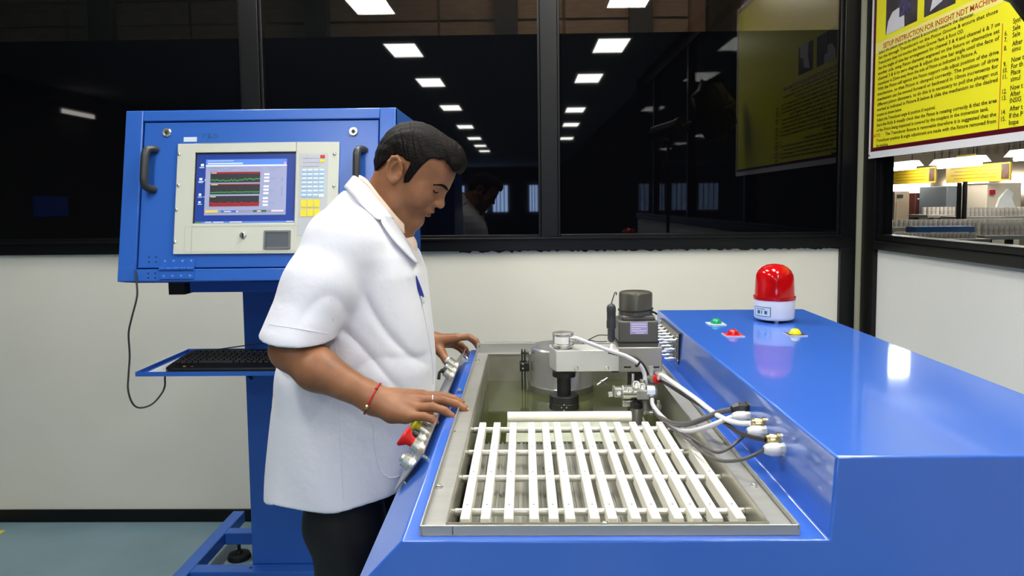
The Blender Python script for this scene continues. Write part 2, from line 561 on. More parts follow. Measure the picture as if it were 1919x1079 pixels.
# ragged black sealant under the sill rail
random.seed(11)
sx_ = [-.30 + i * .012 for i in range(146)]
lowp = [(x, WY - .003, 1.262 - random.choice((.001, .002, .004, .007, .010)) * random.uniform(.6, 1.2)) for x in sx_]
seal = MB()
for i in range(len(sx_) - 1):
    seal.add([(sx_[i], WY - .003, 1.2625), (sx_[i + 1], WY - .003, 1.2625), lowp[i + 1], lowp[i], (sx_[i], WY, 1.2625), (sx_[i + 1], WY, 1.2625), (lowp[i + 1][0], WY, lowp[i + 1][2]), (lowp[i][0], WY, lowp[i][2])],
             [(0, 3, 2, 1), (3, 7, 6, 2), (0, 4, 7, 3), (1, 2, 6, 5)])
struct(seal.build('trim_12', mat('black_sealant', (30, 30, 30), .7)), 'ragged black sealant line under the sill rail')
# ------------------------------------------------------------------ inspection machine
M_blue = mat('blue_machine_paint', (54, 106, 206), 0.34, spec=0.6, coat=0.8, var=(3, 0.4, (49, 100, 199)), bump=(9, 0.012))
M_blue2 = mat('blue_console_paint', (50, 102, 192), 0.26, spec=0.5, var=(3, 0.4, (46, 96, 184)))
M_steel = mat('brushed_steel', (186, 186, 182), 0.36, metal=.55, bump=(120, 0.05), stretch=(1, 12, 12), var=(6, .4, (166, 166, 160)))
M_steel_s = mat('bright_steel', (210, 210, 205), 0.22, metal=.8)
M_steel_d = mat('worn_steel', (190, 190, 182), 0.35, metal=.35, var=(40, .3, (140, 140, 130)), stretch=(1, .15, 1), bump=(30, .06))
M_nylon = mat('white_nylon', (238, 236, 226), 0.42, var=(14, .3, (226, 223, 210)))
M_water = mat('tank_liquid', (66, 70, 42), 0.05, spec=0.5, ior=1.33, bump=(16, .03), var=(4, .3, (54, 58, 34)))
M_rubber = mat('black_plastic', (24, 24, 26), 0.4)
M_rubber_m = mat('matte_black_rubber', (16, 16, 17), 0.6)
M_grey_cast = mat('grey_motor_housing', (88, 87, 82), 0.42, bump=(70, .05))
M_dark_grey = mat('dark_grey_plastic', (52, 54, 57), 0.42)
M_brass = mat('nickel_brass', (190, 176, 130), 0.28, metal=1.0)
M_gland = mat('pale_grey_nylon', (205, 207, 208), 0.4)
M_cable_w = mat('pale_grey_cable', (196, 196, 206), 0.4)
M_cable_white = mat('white_cable', (232, 232, 232), 0.4)
M_cable_k = mat('black_cable', (38, 37, 40), 0.42)
M_cable_g = mat('dark_grey_cable', (84, 82, 84), 0.45)
M_hole = mat('dark_hole', (30, 30, 30), 0.8)

MZ_RIM, MZ_DECK, MZ_BOX = 1.06, 1.046, 1.1555
MX_L, MX_R, MX_BL, MX_BR = -.163, .388, .391, .8225
MY0, MY1 = .898, 2.135
mach = thing('inspection_machine', (.3, 1.5, 0), 'blue painted immersion inspection machine with open steel tank', 'machine')

# lower cabinet: deck ring around the tank opening, front, sides, sloping left face
TX0, TX1, TY0, TY1 = -.1415, .353, .9115, 2.04
YB_ = 2.108
bv = [(MX_L, MY0, MZ_DECK), (-.23, MY0, .975), (-.23, MY0, .06), (MX_BR, MY0, .06), (MX_BR, MY0, MZ_BOX), (MX_BL, MY0, MZ_BOX), (.385, MY0, MZ_DECK),      # 0-6 front outline
      (MX_L, YB_, MZ_DECK), (-.23, YB_, .975), (-.23, YB_, .06), (MX_BR, MY1, .06), (MX_BR, MY1, MZ_BOX), (MX_BL, MY1, MZ_BOX), (.385, YB_, MZ_DECK),       # 7-13 back outline
      (.385, MY1, .06), (.385, YB_, .06),
      (TX0 + .02, TY0 + .02, MZ_DECK), (TX1 - .02, TY0 + .02, MZ_DECK), (TX1 - .02, TY1 - .02, MZ_DECK), (TX0 + .02, TY1 - .02, MZ_DECK)]                     # 16-19 tank opening
bf = [(0, 1, 2, 3, 4, 5, 6), (4, 11, 12, 5), (5, 12, 14, 15, 13, 6), (3, 10, 11, 4), (0, 7, 8, 1), (1, 8, 9, 2), (7, 13, 15, 9, 8), (11, 10, 14, 12),
      (0, 6, 17, 16), (6, 13, 18, 17), (13, 7, 19, 18), (7, 0, 16, 19)]
mb_ = MB().add(bv, bf).build('machine_body', M_blue, mach, bevel=.0035, seg=3, label='glossy blue body with raised right side and sloping left face')
for (x, y) in ((-.18, .96), (.76, .96), (-.18, 2.08), (.76, 2.08)):
    MB().lathe((x, y, 0), (0, 0, 1), [(0, .035), (.018, .035), (.024, .014), (.062, .014)], 16).build('foot', M_rubber, mach, smooth=True)

# steel tank: outer lip, flange with screws, inner walls, bottom
t = MB()
th = .0022
for (x0, x1, y0, y1) in ((TX0, TX0 + th, TY0, TY1), (TX1 - th, TX1, TY0, TY1), (TX0 + th, TX1 - th, TY0, TY0 + th)):
    t.box(x0, x1, y0, y1, MZ_DECK + .0005, MZ_RIM)
FZ = 1.051
ix0, ix1, iy0, iy1 = -.1075, .318, .932, 2.0
t.box(TX0 + th, ix0, TY0 + th, TY1, FZ - .003, FZ)
t.box(ix1, TX1 - th, TY0 + th, TY1, FZ - .003, FZ)
t.box(ix0, ix1, TY0 + th, iy0, FZ - .003, FZ)
t.box(ix0, ix1, iy1, TY1, FZ - .003, FZ)
t.box(TX0, TX1, TY1, TY1 + th, MZ_DECK + .0005, 1.078)               # rear upstand
t.box(TX0 + .02, TX1, TY1 + th, TY1 + .02, 1.075, 1.078)
ZB = .86
tank = t.build('tank_flange', M_steel, mach, bevel=.0009, label='brushed steel tank rim with upturned lip')
ti = MB()
ti.box(ix0 - .002, ix0, iy0, iy1, ZB, FZ + .004).box(ix1, ix1 + .002, iy0, iy1, ZB, FZ + .004)
ti.box(ix0, ix1, iy0 - .002, iy0, ZB, FZ + .004).box(ix0, ix1, iy1, iy1 + .002, ZB, FZ + .004)
ti.box(ix0, ix1, iy0, iy1, ZB - .002, ZB)
ti.build('tank_wall', mat('tank_wall_steel', (196, 194, 184), .3, metal=.75, var=(7, .35, (150, 148, 134)), bump=(60, .03)), mach, label='steel inner walls of the tank')
WZ = .978
MB().box(ix0 + .0005, ix1 - .0005, iy0 + .0005, iy1 - .0005, ZB + .001, WZ).build('tank_liquid', M_water, mach, label='murky green liquid in the tank')
# seam on the front lip
MB().box(-.0985, -.0979, TY0 - .0006, TY0 + .001, MZ_DECK + .002, MZ_RIM - .001).build('lip_seam', M_hole, tank)
# screws on the flange
scr = None
for px, py in ((823, 913), (848, 808), (861, 731), (875, 677), (878, 671), (895, 675.5), (1413, 911), (1134, 983), (940, 657)):
    v = P(px, py, Z=FZ)
    if px == 878: continue
    if scr is None:
        scr = MB().lathe((v.x, v.y, FZ), (0, 0, 1), [(0, .0062), (.001, .006), (.0012, .0042), (.004, .0038), (.0048, .002)], 12).build('flange_screw', M_steel_s, tank, smooth=True)
        sz = wo(scr).z
    else:
        inst(scr, (v.x, v.y, sz), tank)

# ribbed steel tray under the slats
pan = MB()
pz = 1.000
pan.box(ix0 + .004, ix1 - .004, iy0 + .004, 1.405, pz - .004, pz)
for i in range(46):
    x = ix0 + .012 + i * .0091
    pan.box(x, x + .0032 + .002 * ((i * 7) % 3 == 0), iy0 + .006, 1.403, pz, pz + .0035)
pan.build('drip_tray', M_steel_d, mach, label='worn ribbed steel tray under the slats')

# submerged pale platform and white roller
pl0 = P(952, 772, Z=.985); pl1 = P(1178, 772, Z=.985)
MB().box(pl0.x, pl1.x + .03, 1.475, 1.69, WZ - .02, WZ + .0025).build('support_plate', mat('wet_pale_plate', (196, 200, 186), .25, var=(22, .22, (168, 172, 150)), bump=(30, .04)), mach, label='wet pale plate just above the liquid')
ry = 1.447
q0, q1 = P(951, 781, Y=ry), P(1183, 779, Y=ry)
MB().lathe((q0.x, ry, q0.z), (1, 0, 0), [(0, .0095), (.001, .0105), (q1.x - q0.x - .001, .0105), (q1.x - q0.x, .0095)], 20).build('support_roller', M_nylon, mach, smooth=True, label='white nylon roller behind the slats')

# control plate on the sloping face
pu = Vector((-.1685, 1.21, 1.043)); plw = Vector((-.2205, 1.21, .974))
sd = (plw - pu); sl = sd.length; sd.normalize()
pn = Vector((sd.z, 0, -sd.x));  pn = pn if pn.x < 0 else -pn
Yf = 2.10
pc = (pu + plw) / 2 + Vector((0, (Yf - 1.21) / 2, 0)) + pn * .0125
plate = MB().obox(pc, sd, (0, 1, 0), pn, (sl, Yf - 1.21, .003)).build('button_plate', mat('button_plate_steel', (190, 190, 188), .3, metal=.9), mach, bevel=.0006, label='steel push-button plate on the sloping face')
for yy in (1.235, 1.65, 2.07):
    for s_ in (-.34, .34):
        MB().cyl(pc + sd * sl * s_ + Vector((0, yy - pc.y, 0)) - pn * .0125, pc + sd * sl * s_ + Vector((0, yy - pc.y, 0)) - pn * .001, .004, 10).build('plate_spacer', M_steel_s, plate)
def on_plate(y, s): return pc + Vector((0, y - pc.y, 0)) + sd * sl * s + pn * .0016
def button(y, s, cap, capmat, label, r=.0135, collar=.012, nm='push_button'):
    o = on_plate(y, s)
    c = MB().lathe(o, pn, [(0, r + .0025), (.003, r + .0025), (.003, r), (collar, r), (collar + .0015, r - .002)], 20).build(nm, M_steel_s, mach, smooth=True, label=label)
    MB().lathe(o + pn * (collar + .001), pn, cap, 20).build('button_cap', capmat, c, smooth=True)
    return c
M_red = mat('red_button_plastic', (200, 24, 26), .32)
M_yel = mat('yellow_button_plastic', (190, 180, 30), .35)
M_blk = M_rubber
button(1.275, .12, [(0, .009), (.004, .0085), (.005, .006)], M_steel_s, 'steel key switch nearest the camera', .0125, .016, 'key_switch')
button(1.335, -.02, [(0, .0095), (.008, .0105), (.018, .0195), (.022, .0205), (.0245, .0185), (.025, .004)], M_red, 'red mushroom stop button', .0125, .014)
button(1.395, .05, [(0, .010), (.012, .009), (.013, .004)], M_blk, 'black selector switch above the red button', .0115, .010, 'selector_switch')
button(1.435, .02, [(0, .0095), (.006, .0105), (.012, .0165), (.016, .0165), (.018, .005)], M_yel, 'yellow push button under the near hand', .0125, .014)
button(1.485, .0, [(0, .009), (.005, .0085), (.006, .004)], M_steel_s, 'steel push button under the near fingers', .0125, .012)
# three far buttons under the other hand
button(1.985, -.12, [(0, .0105), (.006, .010), (.007, .004)], mat('clear_cap', (210, 220, 215), .25), 'steel push button under the far thumb', .0135, .024)
button(1.93, -.10, [(0, .009), (.004, .0085), (.005, .004)], M_steel_s, 'middle steel button of the far three', .0125, .020)
lv = button(1.885, -.08, [(0, .0085), (.008, .008), (.009, .004)], M_blk, 'steel switch with a short black lever', .012, .018, 'lever_switch')
lo = on_plate(1.885, -.08) + pn * .026
MB().tube([lo, lo + pn * .01 + Vector((0, -.008, -.012)), lo + pn * .012 + Vector((0, -.014, -.03))], [.0045, .004, .0045], 10).build('lever', M_blk, lv, smooth=True)

# pilot lamps
def pilot(px, py, colr, plate_rgb, label):
    v = P(px, py, Z=MZ_BOX)
    s_ = .0215
    p = MB().box(v.x - s_, v.x + s_, v.y - s_, v.y + s_, MZ_BOX, MZ_BOX + .0022).build('pilot_lamp', mat(label, plate_rgb, .35), mach, bevel=.0006, label=label)
    e = MB()
    for (x0, x1, y0, y1) in ((-s_, s_, -s_ - .0012, -s_), (-s_ - .0012, -s_, -s_, s_)):
        e.box(v.x + x0, v.x + x1, v.y + y0, v.y + y1, MZ_BOX, MZ_BOX + .0024)
    e.build('plate_edge', M_gland, p)
    MB().lathe((v.x, v.y, MZ_BOX + .0022), (0, 0, 1), [(0, .0145), (.002, .0145), (.003, .0128), (.007, .012), (.0105, .009), (.0125, .005), (.013, .001)], 24).build('lens', colr, p, smooth=True)
pilot(1342, 607, mat('green_lens', (10, 140, 90), .12, coat=.5), (170, 205, 180), 'green pilot lamp on the blue housing')
pilot(1374, 628, mat('red_lens', (190, 14, 26), .12, coat=.5), (205, 50, 60), 'red pilot lamp on the blue housing')
pilot(1490, 627, mat('yellow_lens', (222, 214, 30), .12, coat=.5), (62, 52, 60), 'yellow pilot lamp on the blue housing')

# connector panel with coax fittings at the far end of the housing
py0 = P(1241, 620, X=MX_BL).y; py1 = P(1276, 640, X=MX_BL).y
zt, zb = P(1276, 625, X=MX_BL).z, P(1274, 681, X=MX_BL).z
cp = MB().box(MX_BL - .006, MX_BL - .0005, py1, py0, zb, zt).build('connector_panel', mat('connector_panel_steel', (112, 108, 98), .35, metal=.8), mach, bevel=.0008, label='dark connector panel with rows of coaxial sockets')
MB().box(MX_BL - .0066, MX_BL - .0005, py1 - .0035, py1, zb, zt).build('panel_edge', M_rubber, cp)
sk = None
for r in range(3):
    for c in range(6 if r < 2 else 3):
        y = py1 + .018 + c * (py0 - py1 - .03) / 5.2
        z = zt - .020 - r * (zt - zb) * .30
        if sk is None:
            sk = MB().lathe((MX_BL - .006, y, z), (-1, 0, 0), [(0, .0065), (.004, .0065), (.004, .0038), (.012, .0038), (.012, .006), (.02, .006), (.02, .003), (.032, .0028)], 10).build('socket', M_steel_s, cp, smooth=True)
            MB().box(MX_BL - .0225, MX_BL - .0185, y - .0095, y + .0095, z - .002, z + .002).build('socket_pin', M_steel_s, sk)
            s0 = (y, z); sx = wo(sk).x
        else:
            o = inst(sk, (sx, y, z), cp)
for y in (py1 + .008, py0 - .008):
    for z in (zb + .008, zt - .008):
        MB().lathe((MX_BL - .006, y, z), (-1, 0, 0), [(0, .004), (.002, .0035), (.003, .001)], 10).build('panel_screw', M_steel_s, cp, smooth=True)

# cable glands on the inner side of the housing
def gland(px, py, kind):
    v = P(px, py, X=MX_BL - .018)
    o = Vector((MX_BL, v.y, v.z)); d = Vector((-1, 0, 0))
    if kind == 'white':
        g = MB().lathe(o, d, [(0, .0105), (.005, .0105), (.005, .0095), (.011, .0095)], 8).build('cable_gland', M_gland, mach, label=None)
        MB().lathe(o + d * .011, d, [(0, .0102), (.012, .0100), (.018, .0080), (.0215, .006)], 16).build('gland_nut', M_gland, g, smooth=True)
        tip = .032
    elif kind == 'black':
        g = MB().lathe(o, d, [(0, .0145), (.005, .0145), (.005, .012), (.012, .012)], 8).build('cable_gland', M_rubber, mach)
        MB().lathe(o + d * .012, d, [(0, .0130), (.008, .0130), (.014, .0095), (.018, .007)], 8).build('gland_nut', M_rubber, g)
        tip = .03
    else:
        g = MB().lathe(o, d, [(0, .011), (.006, .011), (.006, .0092), (.011, .0092), (.011, .0105), (.018, .0105), (.018, .0085), (.022, .0075)], 12).build('cable_gland', M_brass, mach, smooth=True, angle=30)
        tip = .022
    return o + d * tip
G_black = gland(1384, 767, 'black')
G_w1 = gland(1388, 781, 'white')
G_b1 = gland(1413, 794, 'brass')
G_w2 = gland(1417, 809, 'white')
G_b2 = gland(1440, 824, 'brass')
G_w3 = gland(1450, 842, 'white')
# ------------------------------------------------------------------ slat rack in the tank
SZ = 1.036
ya, yb_ = P(912, 971, Z=SZ).y, P(912, 791, Z=SZ).y
rack = thing('slat_rack', (.1, (ya + yb_) / 2, 1.004), 'white slat rack on four steel rods in the tank', 'rack')
xs = [P(x, 968, Z=SZ).x for x in (871.5, 909.6, 953, 1001, 1038, 1069, 1115, 1148, 1192, 1230, 1272, 1306, 1345, 1388)]
rows = [P(900, y, Z=1.024).y for y in (806, 849, 897, 960)]
s0 = MB().box(-.0068, .0068, ya, yb_, SZ - .022, SZ).build('slat', M_nylon, None, bevel=.0012)
sl_c = wo(s0)
h0 = None
for i, x in enumerate(xs):
    if i == 0:
        s_i = s0; s_i.parent = rack; WORG[s_i.name] = Vector((x, sl_c.y, sl_c.z)); s_i.location = WORG[s_i.name] - wo(rack)
    else:
        s_i = inst(s0, (x, sl_c.y, sl_c.z), rack)
    for y in rows:  # grey discs draw the dark of the holes in the slat tops
        if h0 is None:
            h0 = MB().lathe((x, y, SZ - .0004), (0, 0, 1), [(0, .0018), (.0006, .0018)], 8).build('slat_hole', mat('slat_hole_grey', (104, 102, 96), .5), s_i)
            hz = wo(h0).z
        else: inst(h0, (x, y, hz), s_i)
r0 = None
for y in rows:
    if r0 is None:
        r0 = MB().cyl((ix0 + .0005, y, 1.0245), (ix1 - .0005, y, 1.0245), .0058, 14).build('rod', mat('rod_steel', (205, 205, 196), .35, metal=.8), rack, smooth=True)
        rc = wo(r0)
    else: inst(r0, (rc.x, y, rc.z), rack)

# ------------------------------------------------------------------ piston-like drum standing in the liquid
dc = P(1053, 744, Z=WZ); dr = .0835
dcy = dc.y + dr
dcx = P(1053, 700, Y=dcy).x
dzt = P(1053, 657, Y=dc.y + .02).z
drum = MB().lathe((dcx, dcy, ZB + .001), (0, 0, 1), [(0, dr), (WZ - ZB + .012, dr), (WZ - ZB + .016, dr + .002), (WZ - ZB + .020, dr), (dzt - ZB - .004, dr), (dzt - ZB, dr - .004), (dzt - ZB, dr - .012), (dzt - ZB - .03, dr - .012)], 48)
drum.build('steel_drum', mat('drum_steel', (196, 196, 196), .24, metal=.75, bump=(40, .02), stretch=(1, 1, 8)), smooth=True, label='polished steel drum standing in the tank liquid', cat='drum')

# guide rods with a black clamp, left of the drum
gy = 1.90
g = thing('guide_clamp', P(983, 735, Y=gy), 'black clamp on thin upright rods left of the drum', 'clamp')
for px in (978, 983.5, 988):
    v = P(px, 654, Y=gy + (.01 if px == 983.5 else 0))
    MB().cyl((v.x, v.y, ZB + .002), (v.x, v.y, v.z), .0016, 8).build('rod', M_rubber if px != 988 else M_steel_d, g, smooth=True)
a, c = P(974, 678, Y=gy), P(991.5, 694, Y=gy)
MB().box(a.x, c.x, gy - .012, gy + .018, c.z, a.z).build('clamp_block', M_rubber, g, bevel=.0015)
a, c = P(976, 660.5, Y=gy), P(991, 662.5, Y=gy)
MB().box(a.x, c.x, gy - .006, gy + .014, c.z, a.z).build('rod_bridge', M_rubber, g)
for px in (982, 985):
    v = P(px, 678, Y=gy - .012); 
bx_ = P(980, 686, Y=gy - .012)
MB().lathe((bx_.x, gy - .012, bx_.z + .006), (0, -1, 0), [(0, .0022), (.001, .002)], 8).build('screw', M_steel_s, g)
MB().lathe((bx_.x, gy - .012, bx_.z - .006), (0, -1, 0), [(0, .0022), (.001, .002)], 8).build('screw', M_steel_s, g)

# ------------------------------------------------------------------ scanning head: arm, probe, column, motor, valve block
AY = 1.66
head = thing('scanning_head', (P(1200, 690, Y=1.74).x, 1.74, ZB + .002), 'steel scanning arm with black probe and grey motor over the tank', 'scanner')
A0, A1 = P(1042, 657, Y=AY), P(1160, 695.5, Y=AY)
A2 = P(1030, 657, Y=AY + .05)
poly = [(A0.x, AY, A1.z), (A1.x, AY, A1.z), (A1.x, AY + .075, A1.z), (A2.x, AY + .075, A1.z), (A2.x, AY + .045, A1.z)]
MB().prism(poly, (0, 0, A0.z - A1.z)).build('arm_beam', mat('arm_steel', (214, 214, 212), .36, metal=.5, bump=(90, .03)), head, bevel=.0012, label='brushed steel arm beam')
for px, py in ((1080, 690), (1137, 689)):
    v = P(px, py, Y=AY)
    MB().lathe(v, (0, -1, 0), [(0, .0056), (.003, .0054), (.0035, .003), (.002, .0028)], 14).build('cap_screw', M_steel_s, head, smooth=True)
pyc = AY + .03
def zc(py, Y=pyc): return P(1057, py, Y=Y).z
pxc = P(1057, 730, Y=pyc).x
prf = [(0, .028), (.006, .028)]
MB().lathe((pxc, pyc, zc(704)), (0, 0, 1), [(0, .0275), (zc(695) - zc(704), .0275)], 24).build('probe_flange', M_rubber, head, smooth=True)
MB().lathe((pxc, pyc, zc(739)), (0, 0, 1), [(0, .0165), (zc(704) - zc(739), .0165)], 24).build('probe_neck', M_rubber, head, smooth=True, label='black probe tube')
zt_ = zc(738); zb_ = zc(764)
MB().lathe((pxc, pyc, zb_), (0, 0, 1), [(0, .0355), ((zt_ - zb_) * .45, .0350), ((zt_ - zb_) * .48, .034), ((zt_ - zb_) * .52, .034), ((zt_ - zb_) * .55, .0348), (zt_ - zb_ - .001, .0345), (zt_ - zb_, .0335)], 36).build('probe_head', M_rubber, head, smooth=True, label='wide black probe head')
MB().lathe((pxc, pyc, zb_ - .006), (0, 0, 1), [(0, .010), (.006, .012)], 20).build('probe_tip', M_rubber_m, head, smooth=True)
sc_ = MB()
hx = pxc - .002
for dz, dx in ((.014, 0), (.007, -.006), (.007, .006), (.0005, 0)):
    MB().lathe((hx + dx, pyc - .0352, zb_ + .004 + dz), (0, -1, 0), [(0, .0013), (.0015, .0013)], 8).build('probe_screw', M_steel_s, head)
# encoder on top of the beam
ex = P(1055, 640, Y=pyc).x
e0, e1 = zc(655), zc(622.5)
h = e1 - e0
enc = MB().lathe((ex, pyc, e0), (0, 0, 1), [(0, .022), (h * .12, .022), (h * .14, .019), (h * .2, .019), (h * .22, .026), (h * .34, .0265), (h * .37, .0245), (h * .86, .0245), (h * .88, .0255), (h * .97, .0255), (h, .023)], 32)
enc = enc.build('encoder', M_steel_s, head, smooth=True, label='round steel encoder with a white label')
lb = MB()
vs, fs = [], []
for i in range(7):
    th = radians(-145 + i * 14)
    for z in (e0 + h * .42, e0 + h * .82):
        vs.append((ex + .0249 * cos(th), pyc + .0249 * sin(th), z))
for i in range(6): fs.append((2 * i, 2 * i + 2, 2 * i + 3, 2 * i + 1))
lb.add(vs, fs); lb.build('encoder_label', mat('white_label', (238, 238, 240), .4), enc, smooth=True)
v = P(1072, 632, Y=pyc)
MB().cyl((v.x - .008, pyc - .012, v.z), (v.x + .006, pyc - .016, v.z), .007, 12).build('encoder_socket', M_steel_s, enc, smooth=True)
MB().lathe((v.x + .006, pyc - .016, v.z), (1, -.1, -.05), [(0, .0075), (.004, .0075), (.004, .0055), (.010, .0055)], 6).build('brass_nut', M_brass, enc)

# column with motor
CY = 1.70
C0, C1 = P(1157, 651, Y=CY), P(1241, 697, Y=CY)
M_col = mat('column_steel', (176, 174, 166), .38, metal=.5, var=(8, .3, (150, 148, 140)))
MB().box(C0.x, C1.x, CY, CY + .10, C1.z, C0.z).build('column_cover', M_col, head, bevel=.0025, label='grey steel cover below the motor')
for px in (1176, 1229):
    v = P(px, 688, Y=CY)
    MB().box(v.x - .0085, v.x + .0085, CY - .0004, CY + .002, v.z - .0016, v.z + .0022).build('slot', M_hole, head)
D0, D1 = P(1159, 602, Y=CY + .005), P(1234, 651, Y=CY + .005)
mo = MB().box(D0.x, D1.x, CY + .005, CY + .095, D1.z + .0003, D0.z).build('motor_housing', M_grey_cast, head, bevel=.004, seg=3, label='dark grey square motor housing')
E0, E1 = P(1166, 594, Y=CY + .012), P(1228, 603, Y=CY + .012)
MB().box(E0.x, E1.x, CY + .012, CY + .085, D0.z, E0.z + .002).build('motor_shoulder', M_grey_cast, mo, bevel=.003)
mx = P(1191, 570, Y=CY + .048).x
mt0, mt1 = E0.z + .002, P(1191, 549.5, Y=CY + .01).z
MB().lathe((mx, CY + .048, mt0), (0, 0, 1), [(0, .0405), (mt1 - mt0 - .006, .0405), (mt1 - mt0 - .002, .039), (mt1 - mt0, .035)], 40).build('motor_can', mat('motor_can_grey', (92, 90, 82), .25, metal=.35), mo, smooth=True, label='round grey motor can')
L0, L1 = P(1181, 602, Y=CY + .004), P(1214, 626, Y=CY + .004)
MB().box(L0.x, L1.x, CY + .0042, CY + .0051, L1.z, L0.z - .002).build('motor_label', mat('lilac_label', (172, 160, 214), .4), mo)
lw = MB()
for i, (a_, b_) in enumerate(((.08, .92), (.08, .92), (.08, .6), (.08, .92), (.3, .8))):
    zz = L0.z - .002 - (L0.z - L1.z) * (.14 + i * .17)
    lw.box(L0.x + (L1.x - L0.x) * a_, L0.x + (L1.x - L0.x) * b_, CY + .0036, CY + .0042, zz - .0018, zz)
tag(lw.build('label_print', mat('label_print_white', (236, 232, 244), .5), mo), kind='stuff')
M_band = M_rubber_m
for py, rr in ((583, .0414),):
    zz = P(1191, py, Y=CY + .01).z
    pts = [(mx + rr * cos(t_), CY + .048 + rr * sin(t_), zz + .002 * cos(t_)) for t_ in [2 * pi * i / 36 for i in range(37)]]
    MB().tube(pts, .0017, 8).build('cable_tie', M_band, mo, smooth=True)
v = P(1228, 586, Y=CY + .03)
MB().tube([(mx + .036, CY + .022, v.z + .004), v, v + Vector((.004, 0, -.004))], .0025, 8).build('tie_tail', M_band, mo, smooth=True)
zz = P(1191, 642, Y=CY).z
MB().box(D0.x - .002, D1.x + .002, CY + .003, CY + .097, zz - .0016, zz + .0016).build('housing_strap', M_band, mo, bevel=.0005)
# black plug hanging at the motor's left side
ky = CY - .004
kx = P(1145.5, 600, Y=ky).x
def kz(py): return P(1145, py, Y=ky).z
prof = [(641, .004), (638, .0075), (634, .0088), (616, .0086), (614, .0112), (602, .0112), (600, .0104), (585, .0104), (583, .0110), (575, .0105), (571, .008), (569, .003)]
MB().lathe((kx, ky, kz(641)), (0, 0, 1), [(kz(p_) - kz(641), r_) for p_, r_ in prof], 20).build('plug', M_dark_grey, mo, smooth=True, label='dark grey cable plug with a wire loop')
MB().tube(smooth_path([P(1145, 571, Y=ky), P(1148, 561, Y=ky), P(1152, 549, Y=ky), P(1155, 548, Y=ky), P(1155, 553, Y=ky)], 5), .0014, 8).build('wire_loop', M_cable_g, mo, smooth=True)
MB().tube(smooth_path([P(1138, 628, Y=ky), P(1122, 628, Y=ky + .02), P(1108, 634, Y=ky + .03), P(1098, 640, Y=ky + .04), P(1090, 646, Y=ky + .05)], 6), .0012, 6).build('thin_wire', M_cable_k, mo, smooth=True)
MB().tube(smooth_path([P(1137, 640, Y=ky), P(1118, 640, Y=ky + .02), P(1105, 638, Y=ky + .04), P(1092, 652, Y=ky + .05)], 6), .0013, 6).build('thin_wire', M_cable_k, mo, smooth=True)
# white tube piece beside the plug
MB().cyl(P(1147, 645, Y=ky), P(1141, 683, Y=ky - .025), .0045, 12).build('hose_stub', M_cable_white, head, smooth=True)

# support below the cover, down to the tank floor
U0, U1 = P(1181, 697, Y=CY + .03), P(1213, 700, Y=CY + .03)
MB().box(U0.x, U1.x, CY + .03, CY + .08, ZB + .002, C1.z).build('support_post', M_dark_grey, head, bevel=.002)
MB().box(P(1147, 690, Y=CY - .01).x, P(1160, 690, Y=CY - .01).x, CY - .01, CY + .05, P(1150, 696, Y=CY).z, P(1150, 686, Y=CY).z).build('joint_block', M_rubber, head, bevel=.001)

# valve block
VY = 1.60
def V(px, py, dy=0): return P(px, py, Y=VY + dy)
vb = MB().cyl(V(1170, 735, .012), V(1214, 736, 0), .0165, 24).build('valve_body', mat('valve_steel', (190, 188, 180), .25, metal=.95), head, smooth=True, label='round steel valve body')
MB().lathe(V(1168, 735, .012), (-1, 0, 0), [(0, .0165), (.003, .015), (.005, .008)], 20).build('valve_cap', M_steel, vb, smooth=True)
MB().lathe(V(1212, 733, -.004), (1, -.12, 0), [(0, .0170), (.018, .0170), (.022, .0155), (.0235, .011)], 10).build('valve_nut', M_steel_s, vb, label='faceted end nut')
MB().box(V(1192, 744).x, V(1214, 744).x, VY - .018, VY + .012, V(1200, 745).z, V(1200, 728).z).build('valve_bracket', M_steel, vb, bevel=.002)
for px, py, r_ in ((1180, 731, .0042), (1192, 720, .006), (1203, 724, .0058)):
    c_ = V(px, py, -.018)
    MB().lathe(c_, (0, -1, .3), [(0, r_ + .002), (.004, r_ + .002), (.004, r_), (.007, r_), (.0065, r_ * .5), (.003, r_ * .5)], 14).build('socket_screw', M_steel_s, vb, smooth=True)
for px, py0, py1_, r_ in ((1186, 722, 700, .0032), (1203, 722, 711, .005), (1211, 722, 709, .0045)):
    MB().lathe(V(px, py0, -.005), (0, 0, 1), [(0, r_ * 1.3), (.004, r_ * 1.3), (.004, r_), (V(px, py1_, -.005).z - V(px, py0, -.005).z, r_)], 12).build('fitting', M_steel_s, vb, smooth=True)
MB().box(V(1152, 730).x, V(1167, 730).x, VY + .005, VY + .024, V(1160, 746).z, V(1160, 729).z).build('bracket_lug', M_steel, vb, bevel=.002)
MB().cyl(V(1160, 737, .005), V(1160, 737, -.002), .005, 12).build('lug_screw', M_steel_s, vb, smooth=True)
MB().cyl(V(1140, 739, .02), V(1148, 738, .02), .006, 12).build('stub_fitting', M_steel_s, vb, smooth=True)
MB().cyl(V(1150, 722, .02), V(1150, 733, .02), .0035, 10).build('stub_fitting', M_steel_s, vb, smooth=True)
# red ringed elbow
MB().cyl(V(1214, 710, .01), V(1229, 710, -.006), .0095, 16).build('elbow_body', mat('grey_elbow', (140, 138, 134), .35, metal=.3), vb, smooth=True)
MB().cyl(V(1228, 710, -.006), V(1234, 710.5, -.012), .0098, 18).build('red_ring', M_red, vb, smooth=True)
MB().cyl(V(1221, 703, .0), V(1220, 686, .0), .006, 12).build('fitting', M_steel_s, vb, smooth=True)
MB().lathe(V(1220, 691, -.006), (0, -1, 0), [(0, .0055), (.005, .0055), (.005, .003)], 12).build('ring_screw', M_steel_s, vb, smooth=True)
